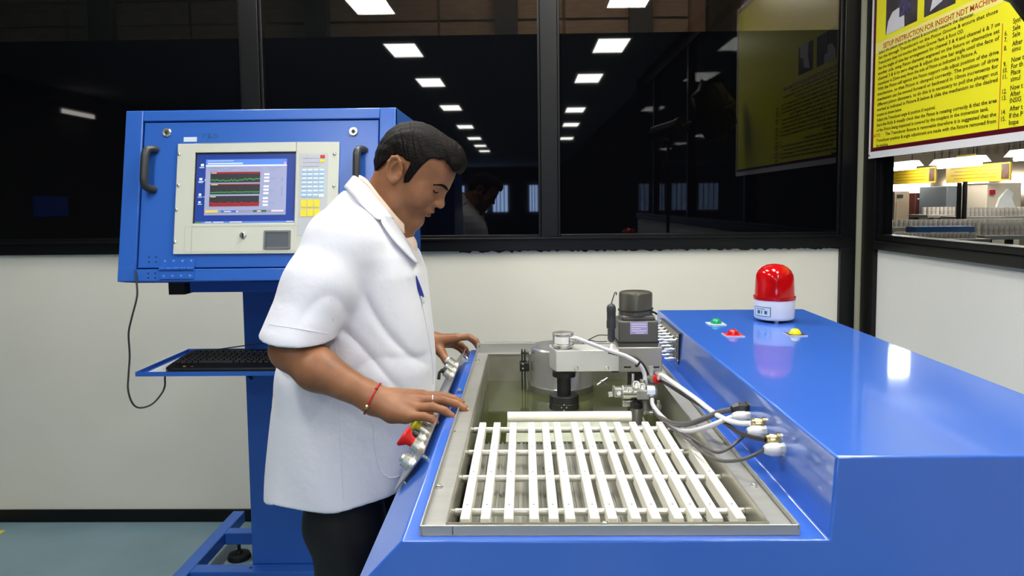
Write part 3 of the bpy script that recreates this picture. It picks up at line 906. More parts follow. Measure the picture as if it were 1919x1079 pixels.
# lower grey cylinder with a black collar, its block and fittings
q = V(1193, 758, -.005)
MB().lathe((q.x, q.y, V(1193, 796, -.005).z - .03), (0, 0, 1), [(0, .0135), (q.z - V(1193, 796, -.005).z + .022, .0135), (q.z - V(1193, 796, -.005).z + .024, .012)], 22).build('lower_cylinder', mat('grey_cylinder', (112, 110, 106), .3, metal=.6), vb, smooth=True)
MB().lathe((q.x, q.y, q.z - .006), (0, 0, 1), [(0, .0142), (.010, .0142), (.014, .006)], 22).build('collar', M_rubber, vb, smooth=True)
MB().box(V(1167, 750).x, V(1186, 750).x, VY, VY + .02, V(1170, 762).z, V(1170, 751).z).build('lower_block', M_steel_s, vb, bevel=.0015)
MB().lathe(V(1207, 773, 0), (1, 0, 0), [(0, .0052), (.009, .0052), (.009, .0036), (.013, .0036), (.013, .0055), (.019, .0055)], 12).build('fitting', M_steel_s, vb, smooth=True)
MB().cyl(V(1208, 752, .004), V(1210, 770, .004), .007, 12).build('fitting', M_steel, vb, smooth=True)
MB().lathe(V(1234, 762, .02), (0, 0, 1), [(-.012, .004), (-.004, .004), (-.004, .007), (.004, .007), (.004, .004), (.014, .004)], 10).build('fitting', M_steel_s, vb, smooth=True)
# wing fastener right of the drum
wv = P(1127, 715, Y=1.80)
wn = MB().lathe(wv, (.2, -1, .2), [(0, .005), (.012, .005), (.014, .003)], 12).build('wing_nut', M_steel_s, head, smooth=True)
MB().cyl(P(1120, 721, Y=1.79), P(1139, 708, Y=1.79), .0028, 10).build('wing', M_steel_s, wn, smooth=True)
MB().tube(smooth_path([P(1131, 716, Y=1.79), P(1138, 722, Y=1.76), P(1147, 728, Y=1.70), P(1150, 732, Y=1.63)], 4), .0016, 8).build('link_wire', M_cable_g, wn, smooth=True)

# ------------------------------------------------------------------ cables between the head and the glands
def cable(name, pts, r, m, label): 
    MB().tube(smooth_path(pts, 10), r, 10).build(name, m, mach, smooth=True, label=label)
def Q(px, py, Y): return P(px, py, Y=Y)
cable('cable', [Q(1078, 633, AY + .012), Q(1100, 641, AY - .01), Q(1140, 656, AY - .035), Q(1175, 668, AY - .05), Q(1197, 682, AY - .06), Q(1207, 698, AY - .06), Q(1209, 712, VY - .005)], .0046, M_cable_w, 'pale grey cable along the arm')
cable('cable', [Q(1140, 659, AY - .028), Q(1165, 665, AY - .035), Q(1188, 670, AY - .045), Q(1204, 683, AY - .05), Q(1212, 700, AY - .05), Q(1213, 716, VY)], .0042, M_cable_k, 'black cable beside the arm cable')
tp = Q(1199, 684, AY - .06)
MB().lathe(tp + Vector((-.006, 0, .004)), (.8, 0, -.6), [(0, .0085), (.004, .0085)], 14).build('cable_tie', M_band, mach)
cable('cable', [Q(1234, 709, VY - .012), Q(1241, 703, VY - .03), Q(1262, 717, 1.50), Q(1300, 744, 1.39), Q(1345, 778, 1.265), Q(1380, 792, 1.2), G_b1], .0046, M_cable_white, 'white hose from the red ringed fitting')
cable('cable', [Q(1238, 713, VY - .012), Q(1252, 721, 1.54), Q(1290, 745, 1.41), Q(1330, 770, 1.31), Q(1372, 802, 1.21), Q(1402, 817, 1.14), G_b2], .0038, M_cable_k, 'black cable crossing the white hose')
cable('cable', [Q(1222, 748, 1.58), Q(1224, 760, 1.55), Q(1240, 780, 1.46), Q(1265, 800, 1.36), Q(1290, 808, 1.29), Q(1325, 800, 1.25), Q(1355, 788, 1.24), G_w1], .0046, M_cable_w, 'pale grey cable looping over the rim')
cable('cable', [Q(1222, 752, 1.58), Q(1232, 776, 1.5), Q(1255, 791, 1.38), Q(1285, 795, 1.31), Q(1318, 785, 1.28), Q(1345, 773, 1.27), G_black], .0050, M_cable_g, 'thick dark cable to the black gland')
cable('cable', [Q(1224, 762, 1.55), Q(1240, 785, 1.46), Q(1262, 802, 1.37), Q(1290, 817, 1.28), Q(1316, 834, 1.22), Q(1342, 847, 1.17), Q(1365, 840, 1.165), Q(1388, 822, 1.17), G_w2], .0028, M_cable_g, 'thin dark cable to the middle white gland')
cable('cable', [Q(1226, 768, 1.52), Q(1242, 790, 1.44), Q(1264, 806, 1.35), Q(1292, 826, 1.26), Q(1318, 848, 1.18), Q(1350, 863, 1.13), Q(1390, 861, 1.095), Q(1420, 849, 1.085), G_w3], .0028, M_cable_g, 'thin dark cable to the nearest white gland')

# ------------------------------------------------------------------ rotating beacon on the housing
bc = P(1450.5, 601, Z=MZ_BOX)
bn = thing('warning_beacon', (bc.x, bc.y, MZ_BOX), 'red domed warning beacon on a white base', 'beacon')
bz = MZ_BOX
def red_lens_mat():
    m = bpy.data.materials.new('red_lens_plastic'); m.use_nodes = True
    nt = m.node_tree; nt.nodes.clear()
    o = nt.nodes.new('ShaderNodeOutputMaterial')
    t_ = nt.nodes.new('ShaderNodeBsdfTransparent'); t_.inputs[0].default_value = (.86, .012, .012, 1)
    p_ = nt.nodes.new('ShaderNodeBsdfPrincipled')
    p_.inputs['Base Color'].default_value = (.62, .004, .006, 1); p_.inputs['Roughness'].default_value = .08
    p_.inputs['Coat Weight'].default_value = .4
    x_ = nt.nodes.new('ShaderNodeMixShader'); x_.inputs[0].default_value = .62
    nt.links.new(t_.outputs[0], x_.inputs[1]); nt.links.new(p_.outputs[0], x_.inputs[2]); nt.links.new(x_.outputs[0], o.inputs[0])
    return m
M_lens = red_lens_mat()
R_ = .0515
MB().lathe((bc.x, bc.y, bz + .007), (0, 0, 1), [(0, R_ - .004), (.003, R_ - .001), (.006, R_), (.052, R_ + .001)], 48).build('base', mat('white_beacon_plastic', (226, 227, 230), .35), bn, smooth=True)
MB().lathe((bc.x, bc.y, bz + .0595), (0, 0, 1), [(0, R_ + .002), (.008, R_ + .0025), (.0085, R_ - .001), (.055, R_ - .003), (.066, R_ - .005), (.076, R_ - .010), (.085, R_ - .019), (.091, R_ - .030), (.0935, .008)], 48).build('lens', M_lens, bn, smooth=True, label='transparent red dome')
mech = MB().lathe((bc.x, bc.y, bz + .0602), (0, 0, 1), [(0, .040), (.012, .038), (.014, .012), (.03, .010)], 24).build('reflector_drive', mat('dark_red_inside', (60, 12, 10), .5), bn, smooth=True)
MB().ball((bc.x, bc.y, bz + .103), .013, 14, (1, .8, 1.3)).build('bulb', mat('smoked_bulb', (70, 20, 18), .2), mech, smooth=True)
ft = None
for i in range(3):
    an = radians(-100 + 120 * i)
    c_ = (bc.x + cos(an) * .038, bc.y + sin(an) * .038, bz)
    f_ = MB().lathe(c_, (0, 0, 1), [(0, .0055), (.003, .006), (.0075, .006)], 12).build('foot', mat('grey_rubber_foot', (150, 152, 154), .5), bn, smooth=True)
MB().lathe((bc.x, bc.y, bz + .001), (0, 0, 1), [(0, .030), (.006, .030)], 24).build('gasket', M_rubber_m, bn, smooth=True)
vs, fs = [], []
def bl(th, z): return (bc.x + (R_ + .0022) * cos(th), bc.y + (R_ + .0022) * sin(th), z)
def curved(th0, th1, z0, z1, off=0.0):
    vs, fs = [], []
    for i in range(9):
        th = radians(th0 + (th1 - th0) * i / 8)
        for z in (z0, z1): vs.append((bc.x + (R_ + .0016 + off) * cos(th), bc.y + (R_ + .0016 + off) * sin(th), z))
    for i in range(8): fs.append((2 * i, 2 * i + 2, 2 * i + 3, 2 * i + 1))
    return MB().add(vs, fs)
sk_ = curved(-172, -118, bz + .018, bz + .043).build('sticker', mat('pale_blue_sticker', (196, 214, 226), .4), bn, smooth=True)
dk = MB()
for (t0, t1, z0, z1) in ((-172, -118, .0415, .043), (-172, -118, .018, .0192), (-120, -118, .018, .043), (-172, -170, .018, .043), (-165, -135, .036, .0375), (-160, -150, .024, .033), (-146, -143, .024, .033), (-136, -128, .024, .033)):
    c_ = curved(t0, t1, bz + z0, bz + z1, .0003); dk.v, dk.f = dk.v, dk.f; n_ = len(dk.v); dk.v += c_.v; dk.f += [tuple(i + n_ for i in f_) for f_ in c_.f]
tag(dk.build('sticker_print', mat('sticker_ink', (60, 84, 100), .5), sk_, smooth=True), kind='stuff')
# ------------------------------------------------------------------ blue operator console
TILT = radians(10.42)
cb = P(220, 528, Y=2.08)
FU, FV, FN = Vector((1, 0, 0)), Vector((0, sin(TILT), cos(TILT))), Vector((0, -cos(TILT), sin(TILT)))
def FC(px, py, off=0.0):
    """(u, v) on the tilted front plane of the console for a photograph pixel"""
    d = P(px, py, Y=1.0) - Vector((0, 0, CAM_Z)); o = Vector((0, 0, CAM_Z))
    t = ((cb + FN * off) - o).dot(FN) / d.dot(FN)
    p = o + d * t - cb
    return p.dot(FU), p.dot(FV)
FM = Matrix(((1, 0, 0, cb.x), (0, -FN.y * -1, FV.y, cb.y), (0, -FN.z * -1, FV.z, cb.z), (0, 0, 0, 1)))
FM = Matrix(((FU.x, -FN.x, FV.x, cb.x), (FU.y, -FN.y, FV.y, cb.y), (FU.z, -FN.z, FV.z, cb.z), (0, 0, 0, 1)))   # local: x right, y into the cabinet, z up the face
CW = FC(742, 207)[0]; CHh = FC(237, 208)[1]
CXc = cb.x + CW / 2
con = thing('operator_console', (CXc, 2.75, 0), 'tall blue console with sloping monitor cabinet on a wide post', 'console')
BACK = 2.625
# shell
sh = MB()
topz = (cb + FV * CHh).z; topy = (cb + FV * CHh).y
prof = [(cb.y + .02, cb.z), (BACK, cb.z), (BACK, topz), (topy + .02, topz)]
def side(x0, x1): sh.prism([(x0, y, z) for y, z in [(cb.y, cb.z), (BACK, cb.z), (BACK, topz), (topy, topz)]], (x1 - x0, 0, 0))
side(cb.x, cb.x + .004); side(cb.x + CW - .004, cb.x + CW)
sh.box(cb.x + .004, cb.x + CW - .004, topy + .001, BACK, topz - .004, topz)
sh.box(cb.x + .004, cb.x + CW - .004, cb.y + .001, BACK, cb.z, cb.z + .004)
sh.box(cb.x + .004, cb.x + CW - .004, BACK - .004, BACK, cb.z + .004, topz - .004)
sh.build('cabinet_shell', M_blue2, con, bevel=.001)
u_l = FC(255, 300)[0] * .5 + FC(262, 300)[0] * .5
u_l, v_b = .052, FC(300, 504)[1]
u_r, v_t = FC(712, 300)[0] * .5 + FC(709, 300)[0] * .5, FC(400, 225.5)[1]
fr = MB(FM)
fr.box(0, u_l, -.002, .02, 0, CHh)
fr.box(u_r, CW, -.002, .02, 0, CHh)
fr.box(u_l, u_r, 0, .02, v_t, CHh)
fr.box(u_l, u_r, 0, .02, 0, v_b)
fr.build('front_frame', M_blue2, con, bevel=.0025, label='blue welded front frame')
g = .0035
door = MB(FM).box(u_l + g, u_r - g, .004, .022, v_b + g, v_t - g).build('cabinet_door', M_blue2, con, bevel=.002, label='recessed blue door carrying the monitor panel')
MB(FM).box(u_l, u_r, .0225, .026, v_b, v_t).build('door_recess', M_hole, con)
DY = .004       # door face, local y
def F3(u, v, n=0.0): return FM @ Vector((u, DY - n, v))

# handles
for px in (283, 675):
    u, _ = FC(px, 316)
    v0, v1 = FC(px, 355)[1], FC(px, 281)[1]
    if px == 675: v0, v1 = FC(px, 352)[1], FC(px, 281)[1]
    pts = [F3(u + .012, v0, 0), F3(u + .006, v0, .012), F3(u - .002, v0 + .006, .026), F3(u - .004, v0 + .022, .033), F3(u - .004, (v0 + v1) / 2, .034), F3(u - .004, v1 - .022, .033), F3(u - .002, v1 - .006, .026), F3(u + .006, v1, .012), F3(u + .012, v1, 0)]
    MB().tube(smooth_path(pts, 5), .0115, 14).build('door_handle', mat('charcoal_handle', (46, 48, 52), .38), door, smooth=True, label='dark grey bow handle')
# quarter-turn locks
for px, py in ((312, 248), (662, 246)):
    u, v = FC(px, py)
    lk = MB(FM).lathe((u, DY, v), (0, -1, 0), [(0, .0135), (.004, .0135), (.006, .0115), (.006, .009), (.003, .0085)], 24).build('door_lock', M_steel_s, door, smooth=True)
    MB(FM).lathe((u, DY - .003, v), (0, -1, 0), [(0, .0062), (.0012, .0062)], 16).build('lock_core', mat('lock_core_grey', (70, 70, 72), .4), con)
    MB(FM).cbox((u, DY - .005, v), (.0022, .0016, .0075)).build('lock_slot', M_hole, con)
# hinge
h0_, h1_ = FC(300, 503), FC(366, 485)
hw = h1_[0] - h0_[0]
hg = MB(FM)
hg.box(h0_[0], h1_[0], DY - .004, DY, v_b + .006, h1_[1])
hg.box(h0_[0], h1_[0], -.004, 0, FC(330, 523)[1], v_b - .006)
hg = hg.build('hinge', M_blue2, door, bevel=.0006, label='blue painted butt hinge')
for i in range(5):
    uu = h0_[0] + hw * i / 5
    hgk = MB(FM).cyl((uu + .0008, -.004, v_b), (uu + hw / 5 - .0008, -.004, v_b), .0058, 12)
    hgk.build('hinge_knuckle', M_blue2, con, smooth=True)
for i in range(4):
    for vv, yy in ((FC(330, 489)[1], DY - .004), (FC(330, 517)[1], -.004)):
        MB(FM).lathe((h0_[0] + hw * (.13 + i * .25), yy, vv), (0, -1, 0), [(0, .0038), (.0015, .0032), (.002, .001)], 10).build('hinge_screw', mat('blue_screw', (90, 140, 225), .25), con, smooth=True)
# drilled holes left of the hinge
for px in (278, 291):
    for py in (481.5, 490.5, 512, 520.5):
        u, v = FC(px, py)
        yy = DY if py < 500 else 0
        MB(FM).lathe((u, yy + .001, v), (0, -1, 0), [(0, .0026), (.0013, .0026)], 10).build('drilled_hole', M_hole, con)
# small white sticker and green marker scribble on the door
a, c = FC(343, 265), FC(368, 256)
MB(FM).box(a[0], c[0], DY - .0006, DY - .00005, a[1], c[1]).build('sticker', mat('sticker_white', (206, 216, 232), .5), door)
scb = MB()
for pts in ([(377, 250), (380, 257), (383, 250)], [(387, 251), (391, 249), (393, 252), (388, 258), (395, 257)], [(400, 254), (402, 250), (406, 251), (407, 255), (403, 258), (400, 255)], [(398, 257), (394, 254)]):
    scb.tube([F3(*FC(*p), .0004) for p in pts], .0011, 6)
tag(scb.build('marker_scribble', mat('green_marker_ink', (24, 84, 96), .6), door), kind='stuff')
# worn paint patch below the panel
# ---- rack monitor panel
pu0, pv1 = FC(334.5, 270); pu1 = FC(636, 272)[0]; pv0 = FC(325, 476.5)[1]
M_ivory = mat('ivory_panel', (206, 208, 196), .42, var=(4, .3, (199, 201, 188)))
PT = .008
pan_ = MB(FM)
sx0, sv1 = FC(366.5, 286.5); sx1 = FC(556, 286)[0]; sv0 = FC(361, 419)[1]
kx0, kv1 = FC(562.5, 288.5); kx1 = FC(616, 288)[0]; kv0 = FC(558, 442)[1]
yF = DY - PT
def frame_rect(mb, o, i, y0, y1):
    mb.box(o[0], i[0], y0, y1, o[2], o[3]); mb.box(i[1], o[1], y0, y1, o[2], o[3])
    mb.box(i[0], i[1], y0, y1, o[2], i[2]); mb.box(i[0], i[1], y0, y1, i[3], o[3])
frame_rect(pan_, (pu0, pu1, pv0, pv1), (sx0, sx1, sv0, sv1), yF, DY)
panel = pan_.build('monitor_panel', M_ivory, con, bevel=.0012, label='ivory rack panel with screen and keypad')
# screen, set back
scr_y = DY - .001
screen = MB(FM).box(sx0, sx1, scr_y, DY, sv0, sv1).build('screen', mat('screen_desktop', (40, 66, 148), .25, emit=.10), con, label='lit blue computer desktop with three graphs')
bz_ = MB(FM)
frame_rect(bz_, (sx0, sx1, sv0, sv1), (sx0 + .004, sx1 - .001, sv0 + .0015, sv1 - .004), scr_y - .0008, scr_y)
bz_.build('screen_bezel', M_rubber, screen)
SW, SH = sx1 - sx0, sv1 - sv0
def ui(name, rects, rgb, lvl, e=.13, kind=None):
    """flat pictures on the screen; rects in 0..1 of the screen (x0, y0 from top, x1, y1)"""
    m = MB(FM)
    for x0, y0, x1, y1 in rects:
        m.box(sx0 + x0 * SW, sx0 + x1 * SW, scr_y - .0009 - lvl * .0003, scr_y - .0008, sv1 - y1 * SH, sv1 - y0 * SH)
    o = m.build(name, mat('ui_' + name, rgb, .4, emit=e), screen)
    if len(rects) > 1: tag(o, kind='stuff')
    return o
ui('program_window', [(.105, .095, .905, .885)], (150, 156, 192), 1)
ui('title_bar', [(.105, .095, .905, .175)], (84, 132, 222), 2)
ui('menu_strip', [(.105, .175, .905, .195)], (226, 228, 244), 2)
ui('tab_row', [(.14 + i * .19, .215, .29 + i * .19, .228) for i in range(4)] + [(.13 + i * .15, .245, .22 + i * .15, .256) for i in range(5)], (140, 146, 184), 2)
ui('graph', [(.155, .275, .645, .425), (.155, .445, .645, .59), (.152, .615, .64, .76)], (46, 44, 52), 2, .1)
ui('graph_red_band', [(.155, .275, .645, .30), (.155, .445, .645, .458), (.152, .735, .64, .76)], (150, 28, 38), 3)
gt, rt = [], []
random.seed(3)
for i in range(60):
    x = .158 + i * .0081
    y = .393 - (.012 if i > 38 else 0) + random.uniform(-.012, .012)
    gt.append((x, y - .0065, x + .0085, y + .0065))
    y = .562 + random.uniform(-.005, .005); gt.append((x, y - .006, x + .0085, y + .006))
    y = .722 + random.uniform(-.012, .008); rt.append((x, y - .012, x + .0085, y + .012))
ui('green_trace', gt, (44, 160, 72), 4)
ui('red_trace', rt, (160, 36, 42), 4)
ui('graph_caption', [(.165, .283, .215, .296), (.165, .448, .23, .461), (.162, .618, .215, .631)], (214, 196, 160), 5)
ui('value_box', [(.685, .30 + i * .048, .735, .325 + i * .048) for i in range(3)] + [(.682, .472 + i * .048, .732, .497 + i * .048) for i in range(3)] + [(.678, .638 + i * .048, .728, .663 + i * .048) for i in range(3)], (242, 242, 250), 3)
ui('grey_print', [(.745, .37, .79, .376), (.745, .54, .79, .546), (.745, .71, .79, .716), (.86, .36, .867, .42), (.858, .48, .865, .62)], (132, 138, 176), 3)
ui('status_bar', [(.11, .815, .90, .85)], (138, 144, 178), 2)
ui('amber_button', [(.115, .813, .24, .848)], (228, 196, 92), 3)
ui('blue_button', [(.27, .818, .43, .846)], (56, 104, 190), 3)
ui('green_button', [(.585, .816, .715, .846)], (54, 100, 74), 3)
ui('pale_button', [(.765, .818, .885, .84), (.30, .826, .37, .84), (.625, .824, .665, .84), (.42, .824, .436, .842)], (224, 214, 222), 4)
ui('close_button', [(.878, .14, .898, .17)], (226, 150, 190), 4)
ui('window_caption', [(.125, .145, .47, .165), (.125, .112, .38, .12)], (196, 214, 246), 3)
ui('desktop_icon', [(.055, .155, .085, .19), (.045, .355, .075, .39), (.045, .575, .07, .61), (.045, .685, .068, .712), (.10, .37, .106, .40), (.105, .26, .108, .30)], (222, 226, 232), 1)
ui('icon_caption', [(.042, .20, .09, .215), (.038, .40, .09, .412), (.038, .415, .08, .425), (.038, .62, .08, .632), (.038, .722, .08, .734), (.09, .62, .105, .63)], (186, 200, 236), 1)
ui('taskbar', [(.02, .972, .997, .992)], (86, 128, 214), 2)
ui('taskbar_print', [(.12, .974, .18, .986), (.20, .974, .30, .988), (.36, .974, .48, .988), (.915, .974, .985, .986)], (206, 216, 240), 3)
ui('start_button', [(.022, .972, .09, .992)], (74, 128, 96), 3)
# keypad with keys
kp = MB(FM).box(kx0, kx1, yF - .0012, yF, kv0, kv1).build('keypad', mat('keypad_grey', (188, 192, 198), .45), con, label='membrane keypad right of the screen')
M_key_b = mat('key_blue', (150, 196, 236), .4); M_key_w = mat('key_white', (226, 236, 242), .4)
KW = kx1 - kx0
def key(u0, u1, v0, v1, m, nm='keypad_key'):
    return MB(FM).box(u0, u1, yF - .0024, yF - .0012, v0, v1).build(nm, m, kp)
k_top = None; k_bot = None
kv = lambda py: FC(590, py)[1]
ku = lambda px: FC(px, 330)[0]
for r in range(3):
    for c in range(4):
        u0 = kx0 + KW * (.13 + c * .20); v1 = kv(291.5 + r * 7.6)
        m = mat('key_lilac', (186, 186, 204), .4)
        if c == 3 and r == 0: m = mat('key_red', (196, 40, 60), .4)
        if c == 3 and r == 1: m = mat('key_yellow', (232, 214, 50), .4)
        if c == 3 and r == 2: continue
        key(u0, u0 + KW * .155, v1 - .0092, v1, m)
for r in range(7):
    for c in range(4):
        u0 = kx0 + KW * (.11 + c * .20); v1 = kv(317.5 + r * 7.75)
        if r == 6 and c == 3:
            key(u0, u0 + KW * .165, v1 - .009, v1, M_key_w); continue
        key(u0, u0 + KW * .155, v1 - .0095, v1, M_key_b)
        MB(FM).box(u0, u0 + KW * .155, yF - .0027, yF - .0024, v1 - .0045, v1).build('key_strip', M_key_w, kp)
for r in range(2):
    for c in range(3):
        u0 = kx0 + KW * (.09 + c * .225); v1 = kv(374.5 + r * 17)
        key(u0, u0 + KW * .20, v1 - .023, v1, mat('key_yellow', (232, 214, 50), .4))
# lower flap seam, key lock, touch pad
seam = MB(FM)
f0, f1 = FC(348, 425), FC(636, 470)
frame_rect(seam, (f0[0] - .0006, pu1 - .012, f1[1] - .0006, f0[1] + .0006), (f0[0] + .0006, pu1 - .0132, f1[1] + .0006, f0[1] - .0006), yF - .0004, yF)
seam.build('flap_seam', mat('seam_grey', (176, 178, 168), .5), panel)
a, c = FC(495, 467), FC(546, 432)
tp_ = MB(FM)
frame_rect(tp_, (a[0], c[0], a[1], c[1]), (a[0] + .006, c[0] - .006, a[1] + .006, c[1] - .006), yF - .003, yF)
tpad = tp_.build('touch_pad', mat('touchpad_frame', (108, 110, 114), .45), con, bevel=.0008, label='grey touch pad')
MB(FM).box(a[0] + .006, c[0] - .006, yF - .001, yF, a[1] + .006, c[1] - .006).build('pad_surface', mat('touchpad_surface', (84, 90, 98), .4), tpad)
u, v = FC(457, 441)
MB(FM).lathe((u, yF, v), (0, -1, 0), [(0, .0095), (.004, .0095), (.005, .008), (.005, .002)], 20).build('panel_lock', M_steel_s, panel, smooth=True)
MB(FM).cbox((u + .001, yF - .007, v - .002), (.0032, .004, .016)).build('lock_tab', M_hole, panel)
for px, py in ((337, 290), (336, 348), (332, 394), (329, 454), (628, 289), (627, 349)):
    u, v = FC(px, py)
    MB(FM).lathe((u, yF, v), (0, -1, 0), [(0, .0052), (.002, .005), (.003, .003)], 14).build('panel_screw', M_steel_s, panel, smooth=True)

# ---- underside beam, post, base
bz0 = P(347, 548, Y=2.32).z
MB().box(cb.x + .10, cb.x + CW - .10, 2.32, BACK - .01, bz0, cb.z - .0005).build('cabinet_carrier', mat('dark_blue_steel', (34, 84, 180), .35), con, bevel=.002)  # darker blue than the rest of the console
e0_, e1_ = P(317, 552, Y=2.315), P(347, 530, Y=2.315)
MB().box(e0_.x, e1_.x - .0005, 2.312, 2.40, e0_.z, cb.z - .0005).build('black_spacer', M_rubber_m, con, bevel=.001)
PX0 = P(473, 1050, Y=2.627).x; PX1 = 2 * CXc - PX0
MB().box(PX0, PX1, 2.627, 2.86, .1205, 1.60).build('post', M_blue2, con, bevel=.003, label='wide blue sheet-metal post')
LX0 = P(322, 1079, Z=.12).x; LX1 = LX0 + .052
for x0 in (LX0, 2 * CXc - LX0 - .052):
    MB().box(x0, x0 + .052, 2.36, 3.102, .07, .12).build('base_leg', M_blue2, con, bevel=.003)
MB().box(LX1 + .0005, 2 * CXc - LX1 - .0005, 2.568, 2.6265, .07, .12).build('crossbar', M_blue2, con, bevel=.003)
MB().box(LX1 + .0005, 2 * CXc - LX1 - .0005, 2.884, 2.935, .07, .12).build('crossbar', M_blue2, con, bevel=.003)
MB().box(PX0, PX1, 2.627, 2.8835, .08, .12).build('post_foot_plate', M_blue2, con)
for (x, y) in ((-1.214, 2.91), (2 * CXc + 1.214, 2.91), (LX0 + .026, 2.40), (2 * CXc - LX0 - .026, 2.40)):
    MB().lathe((x, y, 0), (0, 0, 1), [(0, .046), (.006, .048), (.020, .043), (.026, .018), (.036, .012), (.036, .007), (.0705, .007)], 24).build('levelling_foot', M_rubber_m, con, smooth=True)
v = P(468, 1066, Z=.12)
MB().lathe((v.x, 2.60, .12), (0, 0, 1), [(0, .006), (.002, .005)], 12).build('bolt', M_hole, con)

# ---- keyboard tray
TZ = .965
ta, tb = P(253, 697, Z=TZ), P(335, 653.5, Z=TZ)
tx0 = ta.x; tx1 = 2 * CXc - tx0; ty0, ty1 = ta.y, tb.y
tr = MB()
lipt = .003; th_ = .014
frame_rect_h = [(tx0, tx0 + lipt, ty0, ty1), (tx1 - lipt, tx1, ty0, ty1), (tx0 + lipt, tx1 - lipt, ty0, ty0 + lipt), (tx0 + lipt, tx1 - lipt, ty1 - lipt, ty1)]
for x0, x1, y0, y1 in frame_rect_h: tr.box(x0, x1, y0, y1, TZ - th_, TZ)
tr.box(tx0 + lipt, tx1 - lipt, ty0 + lipt, ty1 - lipt, TZ - th_, TZ - th_ + .003)
tray = tr.build('keyboard_tray', M_blue2, con, bevel=.0008, label='shallow blue keyboard tray')
for x in (PX0 + .02, PX1 - .02):
    MB().prism([(x, ty1 - .12, TZ - th_ - .0005), (x, 2.6265, TZ - th_ - .0005), (x, 2.6265, TZ - th_ - .12)], (.006, 0, 0)).build('tray_bracket', M_rubber, con)
    MB().box(x, x + .03, ty1 - .02, 2.6265, TZ - th_ - .006, TZ - th_ - .0005).build('tray_arm', M_blue2, con)
tf = TZ - th_ + .003
pap = MB()
pq = [P(276, 694, Z=tf), P(333, 660, Z=tf)]
pap.box(tx0 + .02, tx0 + .62, ty0 + .008, ty1 - .06, tf + .0003, tf + .0022).build('tray_mat', mat('white_card', (236, 236, 238), .6), smooth=False, label='white card lying under the black keyboard', cat='card')

# ---- keyboard
kbx0 = P(328, 690, Z=tf).x
kb_w, kb_d = .455, .20
kby0 = ty0 + .010
kbz = tf + .0024
kb = thing('keyboard', (kbx0 + kb_w / 2, kby0 + kb_d / 2, kbz), 'black computer keyboard on the blue tray', 'keyboard')
def ring(xi0, xi1, y0, y1, rc, z, zr):
    pts = []
    for (cx, cy, a0) in ((xi1 - rc, y0 + rc, -90), (xi1 - rc, y1 - rc, 0), (xi0 + rc, y1 - rc, 90), (xi0 + rc, y0 + rc, 180)):
        for k_ in range(7):
            a_ = radians(a0 + 15 * k_)
            x_, y_ = cx + rc * cos(a_), cy + rc * sin(a_)
            pts.append((x_, y_, z + zr * (y_ - y0)))
    return pts
X0, X1 = kbx0, kbx0 + kb_w
body = MB().loft([ring(X0, X1, kby0, kby0 + kb_d, .035, kbz, 0), ring(X0, X1, kby0, kby0 + kb_d, .035, kbz + .012, .10), ring(X0 + .006, X1 - .006, kby0 + .005, kby0 + kb_d - .004, .032, kbz + .017, .10)])
body.build('keyboard_body', mat('keyboard_black', (26, 27, 30), .36), kb, smooth=True, angle=30)
kp0 = None
def kz_(y): return kbz + .0175 + .10 * (y - kby0 - .005)
rows_k = [(.056, 0), (.076, 0), (.096, .004), (.115, .008), (.134, .0), (.160, 0)]
M_keyc = mat('keycap_black', (34, 35, 39), .42)
for r, (yo, xo) in enumerate(rows_k):
    y = kby0 + yo
    for c in range(22):
        x = X0 + .026 + xo * .3 + c * .0191
        if x > X1 - .02: continue
        if r == 0 and 4 <= c <= 9: continue
        z = kz_(y)
        if kp0 is None:
            kp0 = MB().loft([[(x - .0083, y - .0078, z), (x + .0083, y - .0078, z), (x + .0083, y + .0078, z), (x - .0083, y + .0078, z)], [(x - .0064, y - .006, z + .0065), (x + .0064, y - .006, z + .0065), (x + .0064, y + .0066, z + .0065), (x - .0064, y + .0066, z + .0065)]]).build('key', M_keyc, kb, bevel=.0008)
            off_ = wo(kp0).z - z
        else:
            inst(kp0, (x, y, z + off_), kb)
y = kby0 + .056; z = kz_(y); xa_ = X0 + .026 + 4 * .0191 - .008; xb_ = X0 + .026 + 9 * .0191 + .008
MB().loft([[(xa_, y - .0078, z), (xb_, y - .0078, z), (xb_, y + .0078, z), (xa_, y + .0078, z)], [(xa_ + .002, y - .006, z + .0065), (xb_ - .002, y - .006, z + .0065), (xb_ - .002, y + .0066, z + .0065), (xa_ + .002, y + .0066, z + .0065)]]).build('space_bar', M_keyc, kb, bevel=.0008)
for px, rgb in ((338, (196, 150, 90)), (352, (190, 60, 50))):
    v = P(px, 690.5, Z=kbz + .018)
    MB().box(v.x - .004, v.x + .004, kby0 + .018, kby0 + .024, kbz + .0172, kbz + .0194).build('sticker_dot', mat('dot%d' % px, rgb, .5), kb)
MB().tube(smooth_path([(X0 + .36, kby0 + kb_d - .005, kbz + .030), (X0 + .34, ty1 - .03, kbz + .05), (X0 + .25, ty1 - .012, kbz + .036), (X0 + .12, ty1 - .014, kbz + .02), (X0 + .0, ty1 - .03, kbz + .006)], 6), .0022, 8).build('keyboard_cord', M_cable_k, kb, smooth=True)

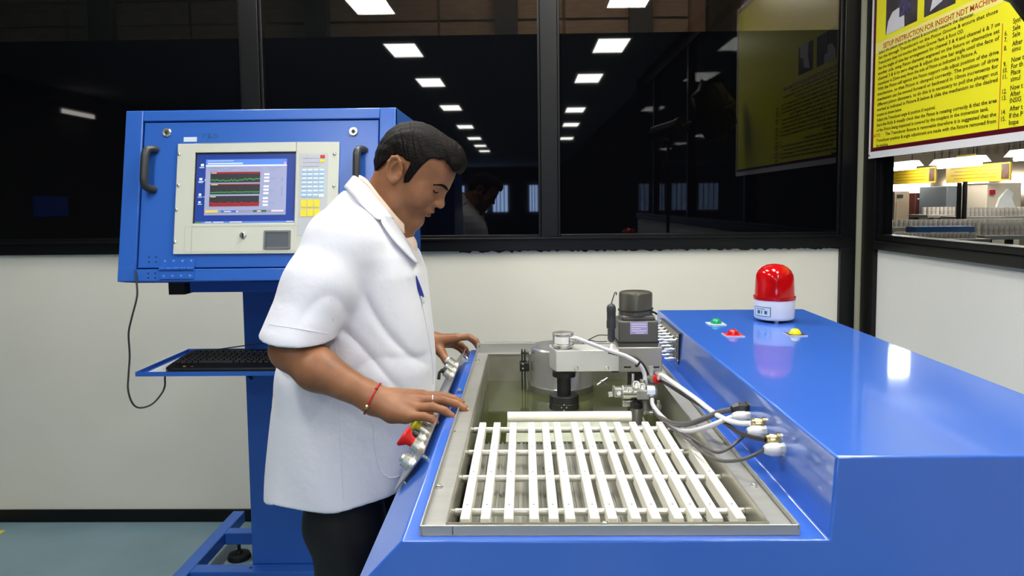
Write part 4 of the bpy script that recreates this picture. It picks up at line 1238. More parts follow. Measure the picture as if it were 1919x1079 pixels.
# loose cable hanging from the console corner to the tray
cpts = [(253, 507, 2.077), (257, 540, 2.07), (256, 560, 2.07), (247, 595, 2.08), (241, 625, 2.1), (243, 665, 2.12), (241, 700, 2.13), (240, 730, 2.14), (248, 755, 2.16), (262, 764, 2.18), (285, 757, 2.2), (303, 737, 2.22), (309, 722, 2.24), (309, 708, 2.25)]
cp3 = [P(x, y, Y=Y) for x, y, Y in cpts]
cp3.append(Vector((cp3[-1].x, 2.26, TZ - th_ - .0005)))
MB().tube(smooth_path(cp3, 6), .0028, 8).build('hanging_cable', mat('grey_cord', (58, 56, 52), .5), None, smooth=True, label='thin dark cable hanging in a loop beside the console', cat='cable')
# ------------------------------------------------------------------ poster on the right wall
PXX = WX - .032
pl_ = P(1627.5, 297.5, X=PXX); pr_ = P(1919, 263, X=PXX)
pU = Vector((0, pr_.y - pl_.y, pr_.z - pl_.z)).normalized()
pV = Vector((0, -pU.z, pU.y)); pV = pV if pV.z > 0 else -pV
pN = Vector((-1, 0, 0))
PWd, PHt = 1.75, 1.15
pos = thing('instruction_poster', pl_, 'yellow set-up instruction poster with maroon border on the right wall', 'poster')
def puv(px, py):
    d = P(px, py, X=PXX) - pl_
    return d.dot(pU), d.dot(pV)
def pquad(u0, v0, u1, v1, n0, n1):
    b_ = MB()
    return b_.obox(pl_ + pU * (u0 + u1) / 2 + pV * (v0 + v1) / 2 + pN * (n0 + n1) / 2, pU, pV, pN, (u1 - u0, v1 - v0, n1 - n0))
pquad(0, 0, PWd, PHt, -.004, 0).build('poster_sheet', mat('poster_white', (226, 226, 230), .3), pos)
m0 = puv(1634, 285)[1]; m0 = .028; mu = .018
pquad(mu, m0, PWd - mu, PHt - mu, 0, .0004).build('poster_border', mat('poster_maroon', (84, 16, 30), .3), pos)
yu = mu + .022; yv = m0 + .016
pquad(yu, yv, PWd - yu, PHt - yu, 0, .0008).build('poster_ground', mat('poster_yellow', (236, 228, 44), .3), pos)
# paler band behind the heading
ta_, tb_ = puv(1650, 92), puv(1850, 12)
hb = MB()
hv = (ta_[1] + tb_[1]) / 2
pquad(yu, hv - .012, puv(1880, 20)[0], hv + .034, 0, .001).build('heading_band', mat('poster_pale_yellow', (236, 228, 130), .3), pos)
plane = (pl_ + pN * .001, pU, pV, pN)
u0 = puv(1640, 150)[0]; u_txt = puv(1646, 150)[0]; u1 = puv(1872.5, 100)[0]
body_ = ['Select the piston type to be tested & accurately measure the diameter.',
 'Set the through Transducers on the Piston Groove & ensure that those',
 'Transducers does not touches the Piston Groove Flank & Root OD.',
 'Set the angle of sine bar arrangement for channel 3 & 4 and channel 6 & 7 on',
 'another side, using Piston diameter engraved on the fixture or alternative set',
 'channel 3 & 6 to zero degree & adjust the sine bar angle until the face of',
 'transducer is 25mm away from the side of Piston as indicated in Picture A.',
 'With the Piston still against the Piston support rolls adjust position of the drive',
 'mechanism, so that Piston is clamped correctly. The position of drive',
 'mechanism can be moved forward or backward in 10mm increments for',
 'different piston diameters, to do this it is necessary to pull the plunger out',
 'marked as indicated in Picture B below & slide the mechanism to the desired',
 'location as shown below.',
 'Adjust the Transducer angle & position if required.',
 'Start the Rolls & visually check that the Piston is rotating correctly & that the area',
 'of the Piston being inspected is covered by the couplant in the immersion tank.',
 '            The Transducer fixture is removable therefore it is suggested that the',
 'Transducer position & angle adjustment are made with the fixture removed from',
 'the machine.']
frac = [.83, .985, .76, 1, 1, 1, .86, 1, 1, 1, 1, 1, .26, .56, 1, .95, 1, 1, .13]
nums = {0: '1.', 1: '2.', 3: '3.', 7: '4.', 13: '5.', 14: '6.'}
v_top = (puv(1640, 105)[1]); v_bot = puv(1643, 276)[1]
lines = []
for i, t_ in enumerate(body_):
    v = v_top + (v_bot - v_top) * i / 18
    if i == 16: lines.append((t_.strip(), u_txt + .075, v, .0135, (u1 - u_txt - .075)))
    else: lines.append((t_, u_txt, v, .0135, (u1 - u_txt) * frac[i]))
    if i in nums: lines.append((nums[i], u0 - .014, v, .0135, .010))
# second column, cut off by the picture's edge
uc, ut = puv(1882, 100)[0], puv(1897, 100)[0]
col2 = [(44, '', 'Syst'), (58, '6.', 'Sele'), (70, '7.', 'Sele'), (86, '8.', 'After'), (97, '', 'simu'), (116, '9.', 'Now t'), (128, '10.', 'For th'), (140, '11.', 'Place'), (152, '', 'simul'), (168, '12.', 'Now t'), (180, '13.', 'After'), (192, '', 'INSIG'), (207, '14.', 'After t'), (220, '15.', 'If the P'), (233, '', 'Inspe')]
for y_, n_, t_ in col2:
    v = puv(1900, y_)[1]
    if n_: lines.append((n_, uc, v - .006, .015, None))
    lines.append((t_, ut, v, .0155, None))
tag(text_mesh(lines, 'lettering', mat('poster_black_ink', (52, 48, 10), .4), pos, plane), kind='stuff')
red_ink = mat('poster_red_ink', (186, 62, 24), .4)
tl = puv(1656, 84)
tag(text_mesh([('SETUP INSTRUCTION FOR INSIGHT NDT MACHINE', tl[0], hv + .001, .021, puv(1868, 20)[0] - tl[0]), ('NOTE:', u0 - .012, v_top + (v_bot - v_top) * 16 / 18, .0135, .075)], 'red_lettering', red_ink, pos, plane), kind='stuff')
ul = puv(1877.5, 100)[0]
pquad(ul - .002, yv, ul + .002, puv(1877, 45)[1], .0008, .0012).build('column_rule', mat('poster_rule', (196, 110, 20), .4), pos)
# two printed photographs along the top
for i, (xa_, xb_, yy) in enumerate(((1660, 1720, 66), (1732, 1791, 33))):
    a_, b_ = puv(xa_, yy), puv(xb_, 10)
    vb_ = puv(xa_, yy)[1]
    ph = pquad(a_[0], vb_, b_[0], vb_ + .15, 0, .0012).build('photo_print', mat('photo_dark', (40, 38, 46), .3, var=(18, .25, (72, 66, 74))), pos, label=('dark photo print of a white machine arm', 'dark photo print of pale fittings')[i])
    w_ = b_[0] - a_[0]
    sh_ = MB()
    if i == 0:
        sh_.prism([pl_ + pU * (a_[0] + w_ * x_) + pV * (vb_ + y_) + pN * .0012 for x_, y_ in ((.02, .0), (.62, .0), (.60, .06), (.42, .085), (.22, .08), (.08, .05))], pN * .0004)
        pquad(a_[0] + w_ * .45, vb_ + .045, a_[0] + w_ * .80, vb_ + .15, .0016, .002).build('print_drum', mat('print_blue_grey', (84, 80, 120), .4, var=(60, .2, (30, 26, 50))), ph)
    else:
        sh_.prism([pl_ + pU * (a_[0] + w_ * x_) + pV * (vb_ + y_) + pN * .0012 for x_, y_ in ((.2, .012), (.6, .03), (.66, .08), (.88, .09), (.9, .15), (.3, .15), (.34, .08))], pN * .0004)
    sh_.build('print_shape', mat('print_white', (206, 206, 214), .4), ph)
v = pl_ + pU * .012 + pV * .014
MB().lathe(v, pN, [(0, .006), (.003, .005), (.004, .001)], 12).build('fixing_screw', M_steel_s, pos, smooth=True)

# ------------------------------------------------------------------ photographer's umbrella at the upper right edge
UC = Vector((1.255, 1.68, 2.07)); UA = Vector((.50, .80, .12)).normalized()
ue1 = UA.cross(Vector((0, 0, 1))).normalized(); ue2 = ue1.cross(UA)
SP = Vector((1.04, 1.28, 1.99))
um = thing('studio_umbrella', (1.04, 1.25, 0), 'black studio umbrella with flash head on a stand at the right edge', 'umbrella')
UR, UD = .225, .10
M_ucan = mat('black_umbrella_cloth', (14, 14, 16), .4)
rim = []
def upt(k, f):
    """point on rib k at fraction f from the apex"""
    an = radians(22.5 + 45 * k)
    r_ = UR * sin(f * 1.25) / sin(1.25); d_ = UD * (1 - cos(f * 1.25)) / (1 - cos(1.25))
    return UC + UA * (UD - d_) + (ue1 * cos(an) + ue2 * sin(an)) * r_
for k_ in range(8):
    vs, fs = [], []
    N_ = 6
    for i in range(N_ + 1):
        a_, b_ = upt(k_, i / N_), upt(k_ + 1, i / N_)
        mid = (a_ + b_) / 2
        sag = (UC + UA * UD * .3 - mid) * (.10 * (i / N_) ** 2)
        vs += [a_, mid + sag, b_]
    for i in range(N_):
        for j in range(2):
            fs.append((i * 3 + j, i * 3 + j + 1, i * 3 + j + 4, i * 3 + j + 3))
    o_ = MB().add(vs, fs).build('canopy_panel', M_ucan, um, smooth=True)
    so = o_.modifiers.new('thick', 'SOLIDIFY'); so.thickness = .001
    MB().tube([upt(k_, i / 6) - UA * .003 for i in range(7)] + [upt(k_, 1) + (upt(k_, 1) - upt(k_, .9)) * .12 - UA * .003], [.002] * 6 + [.003, .0045], 8).build('rib', mat('black_gloss_rib', (20, 20, 24), .2), um, smooth=True)
MB().cyl(SP + UA * .12, UC + UA * (UD + .02), .004, 10).build('shaft', M_steel_s, um, smooth=True)
MB().lathe(SP - UA * .16, UA, [(0, .045), (.01, .055), (.25, .055), (.26, .062), (.30, .062), (.30, .05)], 28).build('flash_head', M_rubber, um, smooth=True)
MB().ball(SP + Vector((0, 0, -.08)), .035, 16).build('tilt_joint', M_rubber, um, smooth=True)
MB().cyl((SP.x, SP.y, .32), SP + Vector((0, 0, -.06)), .012, 14).build('stand_pole', M_rubber, um, smooth=True)
for k_ in range(3):
    an = radians(120 * k_)
    MB().tube([(SP.x, SP.y, .50), (SP.x + cos(an) * .30, SP.y + sin(an) * .30, .008)], .008, 10).build('stand_leg', M_rubber, um, smooth=True)

# ------------------------------------------------------------------ neighbouring hall seen through the right-hand window
HYW = 13.0
M_rib = mat('ribbed_hall_wall', (170, 150, 128), .7)
hw_ = struct(MB().box(WX + .3, 14, HYW, HYW + .1, 0, 4.4).build('wall_hall', M_rib), 'beige ribbed wall of the far hall')
rb = None
for i in range(52):
    x = 4.0 + i * .16
    if rb is None:
        rb = MB().box(x, x + .06, HYW - .03, HYW - .001, 2.25, 4.4).build('wall_rib', mat('wall_rib_paint', (150, 130, 110), .7), hw_)
        ro = wo(rb)
    else: inst(rb, (ro.x + i * .16, ro.y, ro.z), hw_)
struct(MB().box(WX + .1, 14, -26, 14, 4.4, 4.5).build('ceiling_hall', M_ceil))
struct(MB().box(14, 14.1, -26, 14, 0, 4.4).build('wall_hall_side', mat('hall_side_paint', (196, 190, 178), .7)))
M_day2 = mat('bright_hall_pane', (255, 255, 255), .5, emit=6)
for i, (x0, x1, y0, y1) in enumerate(((1667, 1742, 341, 378), (1820, 1851, 334, 362), (1880, 1919, 325, 362), (1772, 1816, 338, 352))):
    a_, b_ = P(x0, y1, Y=HYW - .04), P(x1, y0, Y=HYW - .04)
    wn_ = struct(MB().box(a_.x, b_.x + (.8 if i == 2 else 0), HYW - .06, HYW - .03, a_.z, b_.z).build('window_%d' % (20 + i), M_day2), ('bright far window above the beige cabinet', 'bright far window beside the grey machine', 'bright far window at the right edge', 'bright far window above the grey machine')[i])
cw_ = struct(MB().box(5.85, 6.9, HYW - .06, HYW - .03, 3.58, 3.98).build('window_24', mat('highlight_pane', (255, 255, 255), .5, emit=14)))  # unseen bright pane, added and sized to put a highlight on the housing
# hall floor objects and yellow banners
BXX = 6.0
M_ban = mat('banner_yellow', (226, 190, 40), .5); M_ban_ink = mat('banner_ink', (150, 120, 20), .5)
for i, (x0, x1, yt, yb) in enumerate(((1668, 1753, 312, 342), (1773, 1893, 303, 338), (1792, 1827, 288, 297))):
    a_ = P(x0, (yt + yb) / 2, X=BXX); c_ = P(x1, (yt + yb) / 2, X=BXX)
    hh = abs(P(x1, yb, X=BXX).z - P(x1, yt, X=BXX).z)
    zc_ = c_.z
    lab = ('yellow hanging banner above the beige cabinet', 'longer yellow hanging banner above the grey machine', 'small yellow sign high on the beige ribbed wall')[i]
    y0_, y1_ = min(a_.y, c_.y), max(a_.y, c_.y)
    t_ = thing('hall_banner', (BXX, (y0_ + y1_) / 2, zc_ - hh / 2), lab, 'banner', 'yellow signs in the hall')
    MB().box(BXX, BXX + .02, y0_, y1_, zc_ - hh / 2, zc_ + hh / 2).build('banner_sheet', M_ban, t_)
    if i < 2:
        pr = MB()
        for r_ in range(4):
            pr.box(BXX - .003, BXX, y0_ + .25, y1_ - (.12 + .08 * (r_ % 2)), zc_ + hh * (.32 - r_ * .2), zc_ + hh * (.36 - r_ * .2))
        tag(pr.build('banner_print', M_ban_ink, t_), kind='stuff')
        MB().box(BXX - .004, BXX - .001, y0_ + .02, y0_ + .16, zc_ - hh * .4, zc_ + hh * .42).build('banner_picture', mat('banner_picture', (110, 64, 30), .5, var=(12, .2, (60, 30, 30))), t_)
    for yy in (y0_ + .05, y1_ - .05):
        MB().cyl((BXX + .01, yy, zc_ + hh / 2), (BXX + .01, yy, 4.39), .006, 6).build('hanger', M_rubber, t_)
M_tube = mat('hall_tube', (255, 252, 246), .5, emit=HALL_EMIT)
for i, (x0, x1, yy) in enumerate(((1664, 1716, 313), (1757, 1840, 306), (1900, 1960, 291))):
    xx = BXX - .35
    a_ = P(x0, yy, X=xx); c_ = P(x1, yy - 5, X=xx)
    z_ = (a_.z + c_.z) / 2
    t_ = thing('hall_tube_light', (xx, (a_.y + c_.y) / 2, z_), ('white tube light fitting above the first yellow banner', 'white tube light fitting between the two yellow banners', 'white tube light fitting at the far right of the hall')[i], 'tube light', 'tube lights in the hall')
    y0_, y1_ = min(a_.y, c_.y), max(a_.y, c_.y)
    MB().prism([(xx - .12, y0_, z_ - .02), (xx + .12, y0_, z_ - .02), (xx + .05, y0_, z_ + .06), (xx - .05, y0_, z_ + .06)], (0, y1_ - y0_, 0)).build('diffuser', mat('glowing_reflector', (250, 246, 240), .5, emit=1.1), t_)  # reflector body above the tube, given a weak glow of its own
    MB().cyl((xx, y0_ + .02, z_ - .045), (xx, y1_ - .02, z_ - .045), .022, 12).build('tube', M_tube, t_, smooth=True)
    for yy_ in (y0_ + .1, y1_ - .1):
        MB().cyl((xx, yy_, z_ + .06), (xx, yy_, 4.39), .006, 6).build('hanger', M_rubber, t_)
def hall_box(name, x0, x1, y0, y1, Y, dep, m, label, cat, parts=None):
    a_, b_ = P(x0, y1, Y=Y), P(x1, y0, Y=Y)
    t_ = thing(name, ((a_.x + b_.x) / 2, Y + dep / 2, 0), label, cat)
    MB().box(a_.x, b_.x, Y, Y + dep, .08, b_.z).build('body', m, t_, bevel=.01)
    MB().box(a_.x + .03, b_.x - .03, Y + .03, Y + dep - .03, 0, .08).build('plinth', M_rubber, t_)
    return t_, a_, b_
t_, a_, b_ = hall_box('hall_cabinet', 1676, 1705, 358, 402, 11.0, .5, mat('beige_cabinet', (176, 156, 134), .5), 'beige steel cabinet standing in the hall', 'cabinet')
MB().box(a_.x + .03, a_.x + .12, 10.99, 11.0, b_.z - .10, b_.z - .05).build('door_plate', M_dark_grey, t_)
MB().box(a_.x + .02, b_.x - .02, 10.985, 11.0, .12, b_.z - .15).build('door', mat('beige_cabinet_door', (170, 148, 126), .5), t_)
t_, a_, b_ = hall_box('hall_cabinet', 1714, 1752, 361, 402, 11.2, .5, mat('brown_cabinet', (92, 46, 38), .45), 'dark brown cabinet with pale knobs in the hall', 'cabinet')
for f_ in (.16, .40, .74):
    MB().ball((a_.x + (b_.x - a_.x) * f_, 11.19, b_.z - .10 + .03 * (f_ > .5)), .022, 10).build('knob', M_steel_s, t_, smooth=True)
t_, a_, b_ = hall_box('hall_machine', 1773, 1812, 348, 395, 10.2, .7, mat('slate_machine', (108, 114, 120), .45), 'slate grey machine with a pale plate in the hall', 'machine')
MB().box(b_.x - .13, b_.x - .01, 10.18, 10.2, b_.z - .22, b_.z - .17).build('name_plate', M_gland, t_)
t_, a_, b_ = hall_box('hall_machine', 1848, 1915, 342, 392, 9.6, .55, mat('cream_machine', (214, 200, 182), .5), 'cream machine with a red notice in the hall', 'machine')
MB().box(a_.x + .03, a_.x + .10, 9.58, 9.6, b_.z - .15, b_.z - .09).build('red_notice', mat('red_notice', (170, 30, 56), .5), t_)
xm = a_.x + (b_.x - a_.x) * .5
MB().prism([(xm - .12, 9.55, b_.z - .32), (xm + .12, 9.55, b_.z - .32), (xm + .07, 9.55, b_.z - .2), (xm + .09, 9.55, b_.z - .14), (xm + .02, 9.55, b_.z - .08), (xm - .08, 9.55, b_.z - .2)], (0, .04, 0)).build('white_guard', mat('white_guard', (236, 236, 236), .5), t_)
t_, a_, b_ = hall_box('hall_bench_unit', 1811, 1849, 363, 395, 10.95, .5, mat('grey_green_unit', (128, 134, 130), .5), 'low grey unit between the two hall machines', 'cabinet')
MB().box(a_.x, b_.x, 10.89, 10.949, b_.z - .16, b_.z - .12).build('orange_shelf', mat('orange_shelf', (176, 88, 44), .5), t_)
# racks of pistons
M_pist = mat('piston_alloy', (226, 220, 212), .4, metal=.1, var=(30, .3, (176, 166, 158)))
pist0 = None
def piston_row(x0, x1, yb, Y, n, r_, h_, label, rows_=2):
    global pist0
    a_ = P(x0, yb, Y=Y); b_ = P(x1, yb, Y=Y)
    z_ = (a_.z + b_.z) / 2
    t_ = thing('piston_table', ((a_.x + b_.x) / 2, Y, 0), 'work table ' + label, 'table')
    MB().box(a_.x - .05, b_.x + .05, Y - .12, Y + .12 * rows_ + .1, z_ - .04, z_).build('table_top', mat('table_grey', (160, 152, 146), .5), t_, bevel=.004)
    for xx in (a_.x, b_.x - .04):
        for yy in (Y - .10, Y + .12 * rows_ + .04):
            MB().box(xx, xx + .04, yy, yy + .04, 0, z_ - .04).build('leg', M_rubber, t_)
    for j in range(rows_):
        for i in range(n):
            x = a_.x + (b_.x - a_.x) * (i + .5 + .2 * (j % 2)) / n
            y = Y + j * .13
            if pist0 is None:
                pist0 = MB().lathe((0, 0, 0), (0, 0, 1), [(0, .046), (.03, .046), (.03, .04), (.036, .04), (.036, .046), (.092, .046), (.10, .04), (.10, .034), (.07, .034)], 14).build('piston', M_pist, None, smooth=True, origin=(0, 0, 0))
                o_ = pist0; o_.location = (x, y, z_)
            else:
                o_ = pist0.copy(); COL.objects.link(o_); o_.location = (x, y, z_)
            o_.scale = (r_ / .046, r_ / .046, h_ / .10)
            tag(o_, 'pale alloy piston on the table ' + label, 'piston', 'pistons on the hall tables')
piston_row(1736, 1790, 402, 9.75, 7, .025, .10, 'furthest left under the grey machine')
piston_row(1800, 1930, 405, 9.0, 16, .025, .11, 'under the cream machine')
piston_row(1655, 1930, 424, 8.0, 30, .025, .075, 'with the long middle row')
piston_row(1840, 1930, 440, 7.3, 9, .025, .12, 'at the right behind the window rail')
piston_row(1655, 1830, 447, 6.6, 22, .0175, .05, 'with the nearest row')
a_, b_ = P(1716, 436, Y=7.66), P(1832, 424, Y=7.66)
MB().box(a_.x, b_.x, 7.66, 7.86, a_.z, b_.z).box(a_.x + .05, a_.x + .09, 7.67, 7.71, 0, a_.z).box(b_.x - .09, b_.x - .05, 7.67, 7.71, 0, a_.z).box(a_.x + .05, a_.x + .09, 7.81, 7.85, 0, a_.z).box(b_.x - .09, b_.x - .05, 7.81, 7.85, 0, a_.z).build('blue_trolley', mat('blue_trolley', (44, 84, 140), .5), label='blue trolley between the piston tables', cat='trolley')
for i, (px, y0, y1, Y) in enumerate(((1762, 344, 405, 9.2), (1772, 342, 405, 9.15), (1905, 328, 405, 8.9), (1915, 325, 405, 8.8))):
    a_, b_ = P(px, y1, Y=Y), P(px, y0, Y=Y)
    MB().box(a_.x - .018, a_.x + .018, Y - .4, Y - .364, 0, b_.z).box(a_.x - .024, a_.x + .024, Y - .406, Y - .358, 0, .01).build('rack_upright', M_rubber, label=('black rack upright left of the grey hall machine', 'black rack upright touching the grey hall machine', 'black rack upright before the cream machine', 'black rack upright at the right edge of the hall view')[i], cat='post')

for i, (x, y) in enumerate(((4.6, 6.4), (5.6, 8.6), (7.0, 7.6))):  # unseen lights added to brighten the things in the hall
    t_ = thing('hall_fill_light', (x, y, 4.4), ('nearest', 'middle', 'farthest')[i] + ' added unseen fill light of the neighbouring hall', 'ceiling light', 'added hall fill lights')
    MB().box(x - .3, x + .3, y - .7, y + .7, 4.34, 4.399).build('housing', M_lframe, t_)
    MB().box(x - .27, x + .27, y - .67, y + .67, 4.33, 4.34).build('diffuser', mat('hall_fill_diffuser', (255, 252, 244), .5, emit=14.0), t_)
# ------------------------------------------------------------------ the operator
YM = 1.78                       # his mid plane
def W3(px, py, Y=YM): return np.array(P(px, py, Y=Y))
HT = radians(36); HYAW = radians(-5)
hO = W3(775, 325)
hf = np.array((cos(HT) * cos(HYAW), cos(HT) * sin(HYAW), -sin(HT)))
hu = np.array((sin(HT) * cos(HYAW), sin(HT) * sin(HYAW), cos(HT)))
hl = np.cross(hu, hf)           # towards his left (away from the camera)
HB = np.stack((hf, hl, hu))     # rows: forward, left, up
def to_head(p): return (p - hO.astype(p.dtype)) @ HB.T.astype(p.dtype)
def from_head(q): return hO + np.array(q) @ HB
def sym(q):                     # mirror the head coordinates onto one half
    r = q.copy(); r[:, 1] = np.abs(r[:, 1]); return r

EAR = []
for t_ in (5, 40, 75, 110, 145, 180, 215, 255):
    c_, s_ = .0175 * cos(radians(t_)), .0305 * sin(radians(t_))
    EAR.append((-.025 + c_ * .86 - s_ * .50, .0835 - (.003 if t_ in (5, 255) else 0), -.010 + c_ * .50 + s_ * .86))
def head_sdf(p):
    q = to_head(p); s = sym(q)
    d = s_ell(q, (-.010, 0, .038), (.095, .0745, .080))
    d = smin(d, s_ell(q, (.012, 0, .028), (.076, .066, .066)), .02)                    # forehead
    d = smin(d, s_ell(q, (.026, 0, -.030), (.056, .058, .070)), .03)                   # face mass
    d = smin(d, s_cap(s, (-.022, .050, -.040), (.018, .043, -.082), .020, .018), .025)  # jaw angle
    d = smin(d, s_cap(s, (.018, .043, -.082), (.066, .012, -.094), .018, .018), .022)   # jaw to chin
    d = smin(d, s_ball(q, (.068, 0, -.090), .021), .016)
    d = smin(d, s_ball(s, (.050, .040, -.026), .026), .022)                            # cheek
    d = smin(d, s_cap(s, (.0775, .008, .017), (.060, .043, .014), .0125, .010), .013)   # brow ridge
    d = smax(d, -s_ball(s, (.094, .033, .001), .0180), .013)                          # eye socket
    d = smin(d, s_ell(s, (.0655, .0315, .003), (.013, .0165, .0115)), .005)           # lids
    d = smin(d, s_cap(q, (.083, 0, .008), (.096, 0, -.021), .0075, .0095), .010)        # nose bridge
    d = smin(d, s_ball(q, (.0985, 0, -.0235), .0098), .006)
    d = smin(d, s_ell(s, (.0865, .0115, -.0285), (.0105, .0075, .0075)), .006)         # nostril wings
    d = smin(d, s_ell(q, (.0800, 0, -.050), (.013, .024, .014)), .012)                 # muzzle
    d = smin(d, s_ell(q, (.0895, 0, -.0495), (.0070, .0215, .0052)), .004)             # upper lip
    d = smin(d, s_ell(q, (.0865, 0, -.0620), (.0075, .0190, .0058)), .004)             # lower lip
    d = smax(d, -s_ell(q, (.0990, 0, -.0556), (.0085, .019, .0013)), .003)             # mouth line
    # ear
    EB = np.array(((.86, .10, .50), (-.10, .99, 0), (-.50, 0, .86)))
    e = s_ell(s, (-.025, .0765, -.010), (.0190, .0072, .0325), EB)
    e = smax(e, -s_ell(s, (-.0205, .0845, -.0085), (.0118, .0105, .0200), EB), .003)
    e = smin(e, s_chain(s, EAR, [.0030, .0036, .0038, .0038, .0036, .0034, .0034, .0050], .003), .003)
    e = smin(e, s_cap(s, (-.031, .0795, .009), (-.034, .0800, -.008), .0024), .003)
    e = smin(e, s_ball(s, (-.0075, .0765, -.0125), .0052), .004)
    d = smin(d, e, .006)
    return d

NB = W3(700, 428)
def neck_sdf(p):
    a = from_head((-.030, 0, -.035)); b = NB
    d = s_cap(p, a, b, .054, .060)
    c = from_head((.020, 0, -.075))
    return smin(d, s_cap(p, c, W3(748, 440), .030, .036), .03)

# ---- right arm (near) and hand
R_sh, R_el, R_wr = W3(650, 455, 1.615), W3(545, 655, 1.535), W3(703, 749, 1.480)
R_pm = W3(752, 762, 1.462)
def hand(fing, thumb, wrist, palm_pts):
    def f(p):
        d = s_chain(p, *palm_pts[0], k=.01)
        for c in palm_pts[1:]: d = smin(d, s_chain(p, *c, k=.01), .012)
        for pts, rs in fing:
            d = smin(d, s_chain(p, pts, rs, .003), .0045)
        d = smin(d, s_chain(p, thumb[0], thumb[1], .004), .010)
        return d
    return f
RF = [  # index, middle, ring, little: knuckle, middle joint, end joint, tip
    ([W3(790, 741.5, 1.497), W3(828, 742, 1.492), W3(851, 747.5, 1.489), W3(866, 756, 1.487)], [.0108, .0096, .0086, .0074]),
    ([W3(786, 750, 1.475), W3(829, 749, 1.470), W3(855, 756.5, 1.465), W3(871.5, 765.5, 1.463)], [.0110, .0098, .0088, .0076]),
    ([W3(778, 764, 1.452), W3(811, 762.5, 1.444), W3(833, 769.5, 1.440), W3(847, 779.5, 1.438)], [.0106, .0095, .0085, .0072]),
    ([W3(766, 779, 1.432), W3(795, 780.5, 1.424), W3(809, 785, 1.420), W3(817, 791, 1.418)], [.0102, .0088, .0079, .0066])]
wr = W3(703, 749, 1.480)
RP = [([wr + np.array((0, .010, .004)), RF[0][0][0]], [.021, .0135]), ([wr, RF[1][0][0]], [.023, .0140]),
      ([wr, RF[2][0][0]], [.023, .0135]), ([wr + np.array((0, -.008, -.006)), RF[3][0][0]], [.023, .0130]),
      ([wr + np.array((.006, -.004, -.008)), W3(735, 774, 1.452), W3(760, 781, 1.440)], [.021, .019, .0135])]
RT = ([wr + np.array((.012, .014, -.004)), W3(752, 762, 1.500), W3(785, 770, 1.512), W3(806, 776, 1.510)], [.017, .0125, .0100, .0085])
r_hand = bounded(hand(RF, RT, wr, RP), (wr + RF[1][0][3]) / 2, .135)
def r_arm(p):
    d = s_cap(p, R_sh, R_el, .052, .043)
    mid = R_el * .66 + R_wr * .34 + np.array((-.004, 0, -.006))
    d = smin(d, s_cap(p, R_el, mid, .0425, .0445), .02)
    d = smin(d, s_cap(p, mid, R_wr * .93 + R_el * .07, .0445, .0285), .02)
    # flat wrist
    d = smin(d, s_cap(p, R_wr * .9 + R_el * .1 + np.array((0, .008, .004)), R_wr + np.array((0, .008, .003)), .024, .0225), .012)
    d = smin(d, s_cap(p, R_wr * .9 + R_el * .1 + np.array((0, -.006, -.004)), R_wr + np.array((0, -.006, -.004)), .024, .0225), .012)
    return smin(d, r_hand(p), .012)

# ---- left arm (far) and hand
L_sh, L_el, L_wr = W3(660, 460, 1.945), W3(690, 615, 2.07), W3(812, 640, 2.085)
LF = [
    ([W3(855, 633, 2.065), W3(880, 631.5, 2.058), W3(892, 638.5, 2.052), W3(899.5, 648.5, 2.046)], [.0100, .0088, .0078, .0068]),
    ([W3(850, 634, 2.088), W3(877, 631, 2.092), W3(889, 640, 2.090), W3(895, 650, 2.086)], [.0102, .0090, .0080, .0070]),
    ([W3(846, 640, 2.108), W3(864, 646, 2.118), W3(873, 654, 2.120), W3(877, 661, 2.118)], [.0098, .0086, .0076, .0066]),
    ([W3(842, 644, 2.126), W3(858, 651, 2.136), W3(866, 658, 2.138), W3(870, 664, 2.136)], [.0092, .0078, .0069, .0060])]
lw_ = L_wr
LP = [([lw_ + np.array((0, -.010, 0)), LF[0][0][0]], [.021, .0135]), ([lw_, LF[1][0][0]], [.023, .0140]),
      ([lw_ + np.array((0, .006, 0)), LF[2][0][0]], [.023, .0135]), ([lw_ + np.array((0, .012, 0)), LF[3][0][0]], [.021, .0125])]
LT = ([lw_ + np.array((.006, -.014, -.008)), W3(827, 660, 2.045), W3(835.5, 674, 2.020), W3(841, 686, 2.005)], [.020, .0140, .0110, .0088])
l_hand = bounded(hand(LF, LT, lw_, LP), (lw_ + LF[1][0][3]) / 2, .135)
def l_arm(p):
    d = s_cap(p, L_sh, L_el, .050, .043)
    mid = L_el * .66 + L_wr * .34
    d = smin(d, s_cap(p, L_el, mid, .0425, .0435), .02)
    d = smin(d, s_cap(p, mid, L_wr, .0435, .0265), .02)
    return smin(d, l_hand(p), .012)

def trunk_sdf(p):
    d = s_ell(p, W3(690, 520), (.085, .12, .15))
    d = smin(d, s_cap(p, NB, R_sh, .055, .050), .04)
    d = smin(d, s_cap(p, NB, L_sh, .055, .050), .04)
    return d

hd_b = bounded(head_sdf, from_head((0, 0, 0)), .165)
def s_box_of(pts, r): 
    pts = np.array(pts); c = (pts.min(0) + pts.max(0)) / 2
    return c, np.max(np.linalg.norm(pts - c, axis=1)) + r
def part_b(f, pts, r):
    c, R_ = s_box_of(pts, r)
    return bounded(f, c, R_)
ra_b = part_b(r_arm, [R_sh, R_el, R_wr, RF[1][0][3]], .06)
la_b = part_b(l_arm, [L_sh, L_el, L_wr, LF[1][0][3]], .06)
nk_b = bounded(neck_sdf, NB * .5 + from_head((-.03, 0, -.035)) * .5, .16)
def body_sdf(p):
    d = smin(hd_b(p), nk_b(p), .022)
    d = smin(d, trunk_sdf(p), .035)
    d = smin(d, ra_b(p), .02)
    return smin(d, la_b(p), .02)

